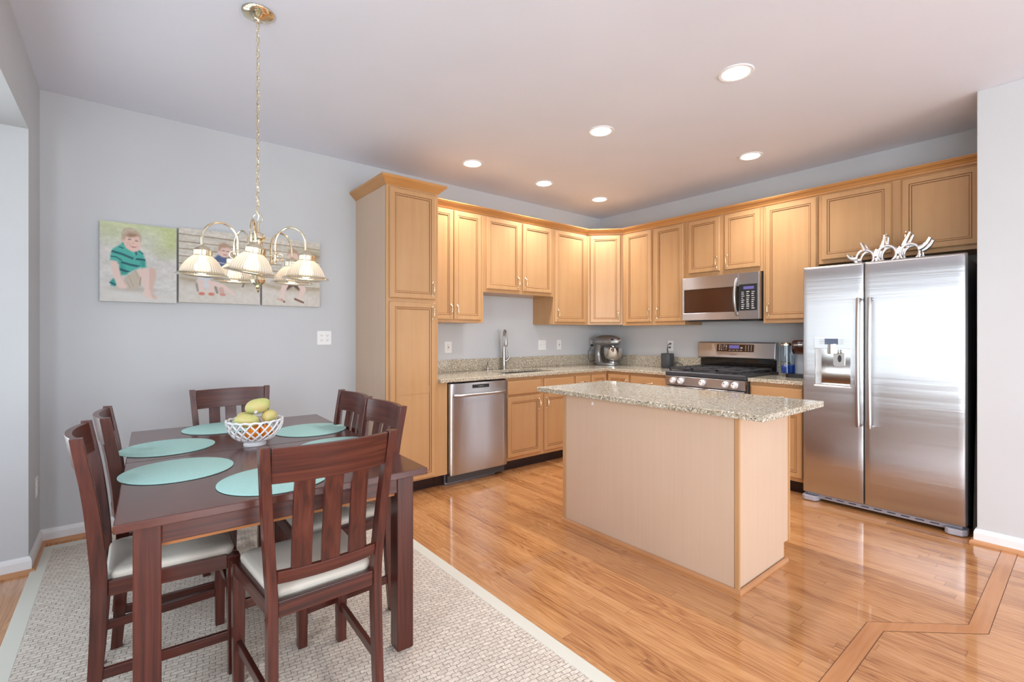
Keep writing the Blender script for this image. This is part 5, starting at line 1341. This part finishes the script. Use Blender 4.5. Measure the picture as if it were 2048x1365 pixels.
p.line([(0.515, 0.32), (0.50, 0.22)], 0.006, (150, 125, 110), 0.7); p.line([(0.635, 0.40), (0.63, 0.17)], 0.004, SKD, 0.8)
# shirt
p.poly([(0.135, 0.60), (0.155, 0.655), (0.22, 0.70), (0.285, 0.745), (0.40, 0.68), (0.47, 0.685), (0.545, 0.635), (0.575, 0.54), (0.58, 0.455), (0.52, 0.45), (0.44, 0.415), (0.32, 0.345), (0.255, 0.335), (0.235, 0.43), (0.245, 0.475), (0.215, 0.51), (0.125, 0.52)], (92, 188, 176), 0.012)
p.poly([(0.255, 0.52), (0.245, 0.40), (0.27, 0.345), (0.34, 0.35), (0.30, 0.44)], (55, 150, 140), 0.03, 0.7); p.poly([(0.50, 0.54), (0.53, 0.44), (0.58, 0.46), (0.575, 0.53)], (58, 152, 144), 0.02, 0.6)
for q in ([(0.15, 0.635), (0.27, 0.61), (0.42, 0.56)], [(0.145, 0.622), (0.27, 0.595), (0.41, 0.548)], [(0.135, 0.565), (0.20, 0.56), (0.265, 0.525)], [(0.27, 0.505), (0.38, 0.48), (0.50, 0.465)], [(0.265, 0.492), (0.38, 0.466), (0.47, 0.455)], [(0.25, 0.415), (0.32, 0.395), (0.37, 0.385)], [(0.25, 0.40), (0.34, 0.378)], [(0.45, 0.545), (0.52, 0.545), (0.57, 0.54)], [(0.46, 0.558), (0.52, 0.557), (0.57, 0.553)], [(0.24, 0.69), (0.29, 0.675)], [(0.49, 0.66), (0.54, 0.625)]):
    p.line(q, 0.0048, (42, 62, 84), 0.95)
p.poly([(0.13, 0.52), (0.215, 0.51), (0.245, 0.48), (0.235, 0.47), (0.13, 0.508)], (60, 150, 142), 0.008, 0.7)
p.poly([(0.12, 0.24), (0.16, 0.285), (0.20, 0.29), (0.225, 0.22), (0.19, 0.19), (0.14, 0.195)], (70, 165, 158), 0.012); p.line([(0.13, 0.235), (0.19, 0.21)], 0.008, (48, 70, 92), 0.8)
p.poly([(0.135, 0.515), (0.215, 0.505), (0.235, 0.42), (0.27, 0.29), (0.345, 0.20), (0.33, 0.17), (0.25, 0.165), (0.21, 0.20), (0.17, 0.30), (0.14, 0.42)], SK, 0.012); p.line([(0.232, 0.43), (0.27, 0.29), (0.33, 0.205)], 0.004, SKD, 0.7)
# neck and collar, head
p.poly([(0.30, 0.72), (0.33, 0.80), (0.46, 0.72), (0.45, 0.64), (0.40, 0.64)], (226, 190, 175), 0.012)
p.poly([(0.27, 0.745), (0.30, 0.755), (0.39, 0.675), (0.40, 0.655), (0.36, 0.66)], (70, 168, 158), 0.008); p.poly([(0.43, 0.69), (0.455, 0.68), (0.47, 0.61), (0.45, 0.60), (0.44, 0.65)], (62, 84, 100), 0.008, 0.8); p.line([(0.40, 0.655), (0.43, 0.595)], 0.006, (120, 205, 195), 0.9)
p.ell(0.285, 0.79, 0.022, 0.032, (228, 190, 176), 0.3)
p.ell(0.405, 0.775, 0.115, 0.125, (240, 208, 196), 0.08); p.ell(0.43, 0.72, 0.085, 0.075, (240, 208, 196), 0.1)
p.poly([(0.275, 0.80), (0.268, 0.86), (0.30, 0.92), (0.37, 0.945), (0.45, 0.925), (0.515, 0.87), (0.525, 0.81), (0.51, 0.77), (0.50, 0.82), (0.47, 0.855), (0.40, 0.835), (0.345, 0.835), (0.32, 0.82), (0.31, 0.785), (0.29, 0.785)], (196, 176, 156), 0.014)
p.poly([(0.33, 0.84), (0.37, 0.875), (0.45, 0.87), (0.48, 0.85), (0.42, 0.83), (0.37, 0.825)], (164, 132, 110), 0.016, 0.9); p.line([(0.29, 0.87), (0.34, 0.915), (0.43, 0.915)], 0.008, (216, 202, 186), 0.7)
p.line([(0.355, 0.795), (0.385, 0.796)], 0.006, (118, 100, 96), 0.85); p.line([(0.445, 0.785), (0.475, 0.782)], 0.006, (118, 100, 96), 0.85)
p.line([(0.35, 0.815), (0.39, 0.818)], 0.003, (190, 155, 135), 0.7); p.line([(0.44, 0.806), (0.48, 0.80)], 0.003, (190, 155, 135), 0.7); p.line([(0.415, 0.765), (0.425, 0.748), (0.41, 0.744)], 0.004, (220, 170, 155), 0.8)
p.poly([(0.375, 0.722), (0.41, 0.714), (0.465, 0.716), (0.445, 0.697), (0.40, 0.699)], (176, 92, 92), 0.008, 0.9); p.line([(0.385, 0.717), (0.455, 0.712)], 0.004, (250, 246, 242), 0.9)
p.ell(0.36, 0.745, 0.03, 0.022, (238, 188, 176), 0.8, 0.5)
p.build('canvas_print', 'leftmost canvas photo print, a person in a teal striped polo sitting on sand', -4.846, 1.474)

def boards(p, seed, y0, y1):
    p.img[:] = np.array((214, 208, 196)) / 255.0
    k = 7; hgt = (y1 - y0) / k
    for i in range(k):
        yb = y0 + i * hgt; fr_ = np.clip((p.Y - yb) / hgt, 0, 1); msk = ((p.Y >= yb) & (p.Y < yb + hgt)) * 1.0
        p.blend(msk, (222 - 4 * (i % 3), 216 - 4 * (i % 3), 206 - 5 * (i % 3)))
        p.line([(0, yb + 0.01), (0.4, yb + 0.004), (1, yb - 0.012)], 0.006, (150, 132, 108), 0.85)
    p.noise(6, 70, 0.10, seed); p.noise(50, 50, 0.07, seed + 1)
    p.poly([(0, 0), (1, 0), (1, y0 - 0.02), (0.5, y0 + 0.01), (0, y0 + 0.05)], (214, 206, 194), 0.015)
    p.poly([(0, y0 + 0.03), (0.45, y0 - 0.02), (1, y0 + 0.0), (1, y0 - 0.05), (0.3, y0 - 0.08), (0, y0 - 0.01)], (176, 160, 134), 0.02, 0.6)
    p.poly([(0, 0), (1, 0), (1, 0.17), (0.6, 0.19), (0, 0.24)], (222, 217, 209), 0.03); p.noise(30, 30, 0.05, seed + 2)
p = Pic(0.503, 0.515, 150); boards(p, 11, 0.32, 1.0)
# crouching figure, seen around the lamp shades
p.poly([(0.20, 0.30), (0.24, 0.37), (0.36, 0.38), (0.48, 0.33), (0.46, 0.26), (0.33, 0.20), (0.24, 0.22)], (222, 224, 228), 0.014)
p.ell(0.33, 0.39, 0.05, 0.035, (120, 196, 120), 0.2); p.line([(0.30, 0.355), (0.37, 0.35)], 0.006, (90, 130, 190), 0.8)
p.poly([(0.40, 0.62), (0.38, 0.40), (0.60, 0.33), (0.66, 0.55), (0.58, 0.66), (0.47, 0.68)], (96, 112, 150), 0.014); p.line([(0.40, 0.58), (0.62, 0.55)], 0.008, (206, 210, 220), 0.8); p.line([(0.39, 0.48), (0.63, 0.46)], 0.008, (206, 210, 220), 0.8)
p.poly([(0.50, 0.36), (0.62, 0.35), (0.80, 0.30), (0.79, 0.25), (0.68, 0.215), (0.52, 0.245)], (204, 196, 180), 0.014); p.line([(0.79, 0.30), (0.77, 0.25)], 0.010, (92, 84, 74), 0.7)
p.line([(0.25, 0.29), (0.255, 0.20), (0.27, 0.14)], [0.03, 0.028, 0.03], SK); p.line([(0.40, 0.29), (0.38, 0.20), (0.375, 0.14)], [0.034, 0.03, 0.03], SK); p.line([(0.36, 0.29), (0.52, 0.24), (0.66, 0.13)], [0.03, 0.032, 0.016], SK); p.line([(0.50, 0.20), (0.51, 0.15)], 0.03, SKD)
p.ell(0.265, 0.125, 0.038, 0.022, (214, 140, 122), 0.2); p.ell(0.38, 0.125, 0.038, 0.022, (214, 140, 122), 0.2); p.ell(0.52, 0.125, 0.04, 0.018, (222, 160, 145), 0.2)
p.line([(0.205, 0.25), (0.22, 0.16)], 0.012, (130, 122, 118), 0.6); p.line([(0.43, 0.22), (0.45, 0.15)], 0.016, (120, 105, 95), 0.6)
p.ell(0.54, 0.735, 0.085, 0.09, (238, 208, 198), 0.1); p.poly([(0.46, 0.74), (0.47, 0.82), (0.53, 0.855), (0.60, 0.83), (0.625, 0.77), (0.585, 0.79), (0.50, 0.775), (0.485, 0.73)], (190, 160, 140), 0.014)
p.line([(0.515, 0.74), (0.54, 0.74)], 0.006, (120, 105, 100), 0.8); p.line([(0.57, 0.735), (0.595, 0.735)], 0.006, (120, 105, 100), 0.8); p.line([(0.53, 0.685), (0.565, 0.68)], 0.006, (190, 110, 105), 0.8)
p.build('canvas_print', 'middle canvas photo print, a person crouching on sand before pale boards', -4.436, 1.484)
p = Pic(0.422, 0.519, 130); boards(p, 21, 0.30, 1.0)
p.ell(0.82, 0.83, 0.20, 0.08, (176, 172, 140), 0.8, 0.6); p.ell(0.90, 0.76, 0.12, 0.05, (150, 130, 104), 0.7, 0.6)
p.poly([(0.33, 0.62), (0.36, 0.40), (0.66, 0.40), (0.70, 0.62), (0.60, 0.68), (0.42, 0.68)], (226, 226, 228), 0.014); p.poly([(0.38, 0.42), (0.64, 0.42), (0.68, 0.34), (0.62, 0.24), (0.52, 0.30), (0.42, 0.24), (0.36, 0.32)], (112, 92, 86), 0.014)
p.line([(0.40, 0.34), (0.345, 0.23), (0.335, 0.10)], [0.05, 0.04, 0.03], SK); p.line([(0.64, 0.34), (0.70, 0.26), (0.62, 0.11)], [0.05, 0.045, 0.03], SK)
p.line([(0.32, 0.09), (0.37, 0.06)], 0.014, (120, 84, 70), 0.9); p.line([(0.55, 0.11), (0.70, 0.06)], 0.014, (120, 84, 70), 0.9); p.line([(0.26, 0.10), (0.34, 0.075)], 0.016, SKD, 0.9)
p.ell(0.52, 0.76, 0.10, 0.10, (238, 208, 198), 0.1); p.poly([(0.42, 0.76), (0.44, 0.84), (0.52, 0.875), (0.60, 0.84), (0.62, 0.76), (0.58, 0.80), (0.47, 0.80)], (190, 164, 142), 0.014)
p.build('canvas_print', 'rightmost canvas photo print, a person with bare legs and sandals on sand', -3.919, 1.483)
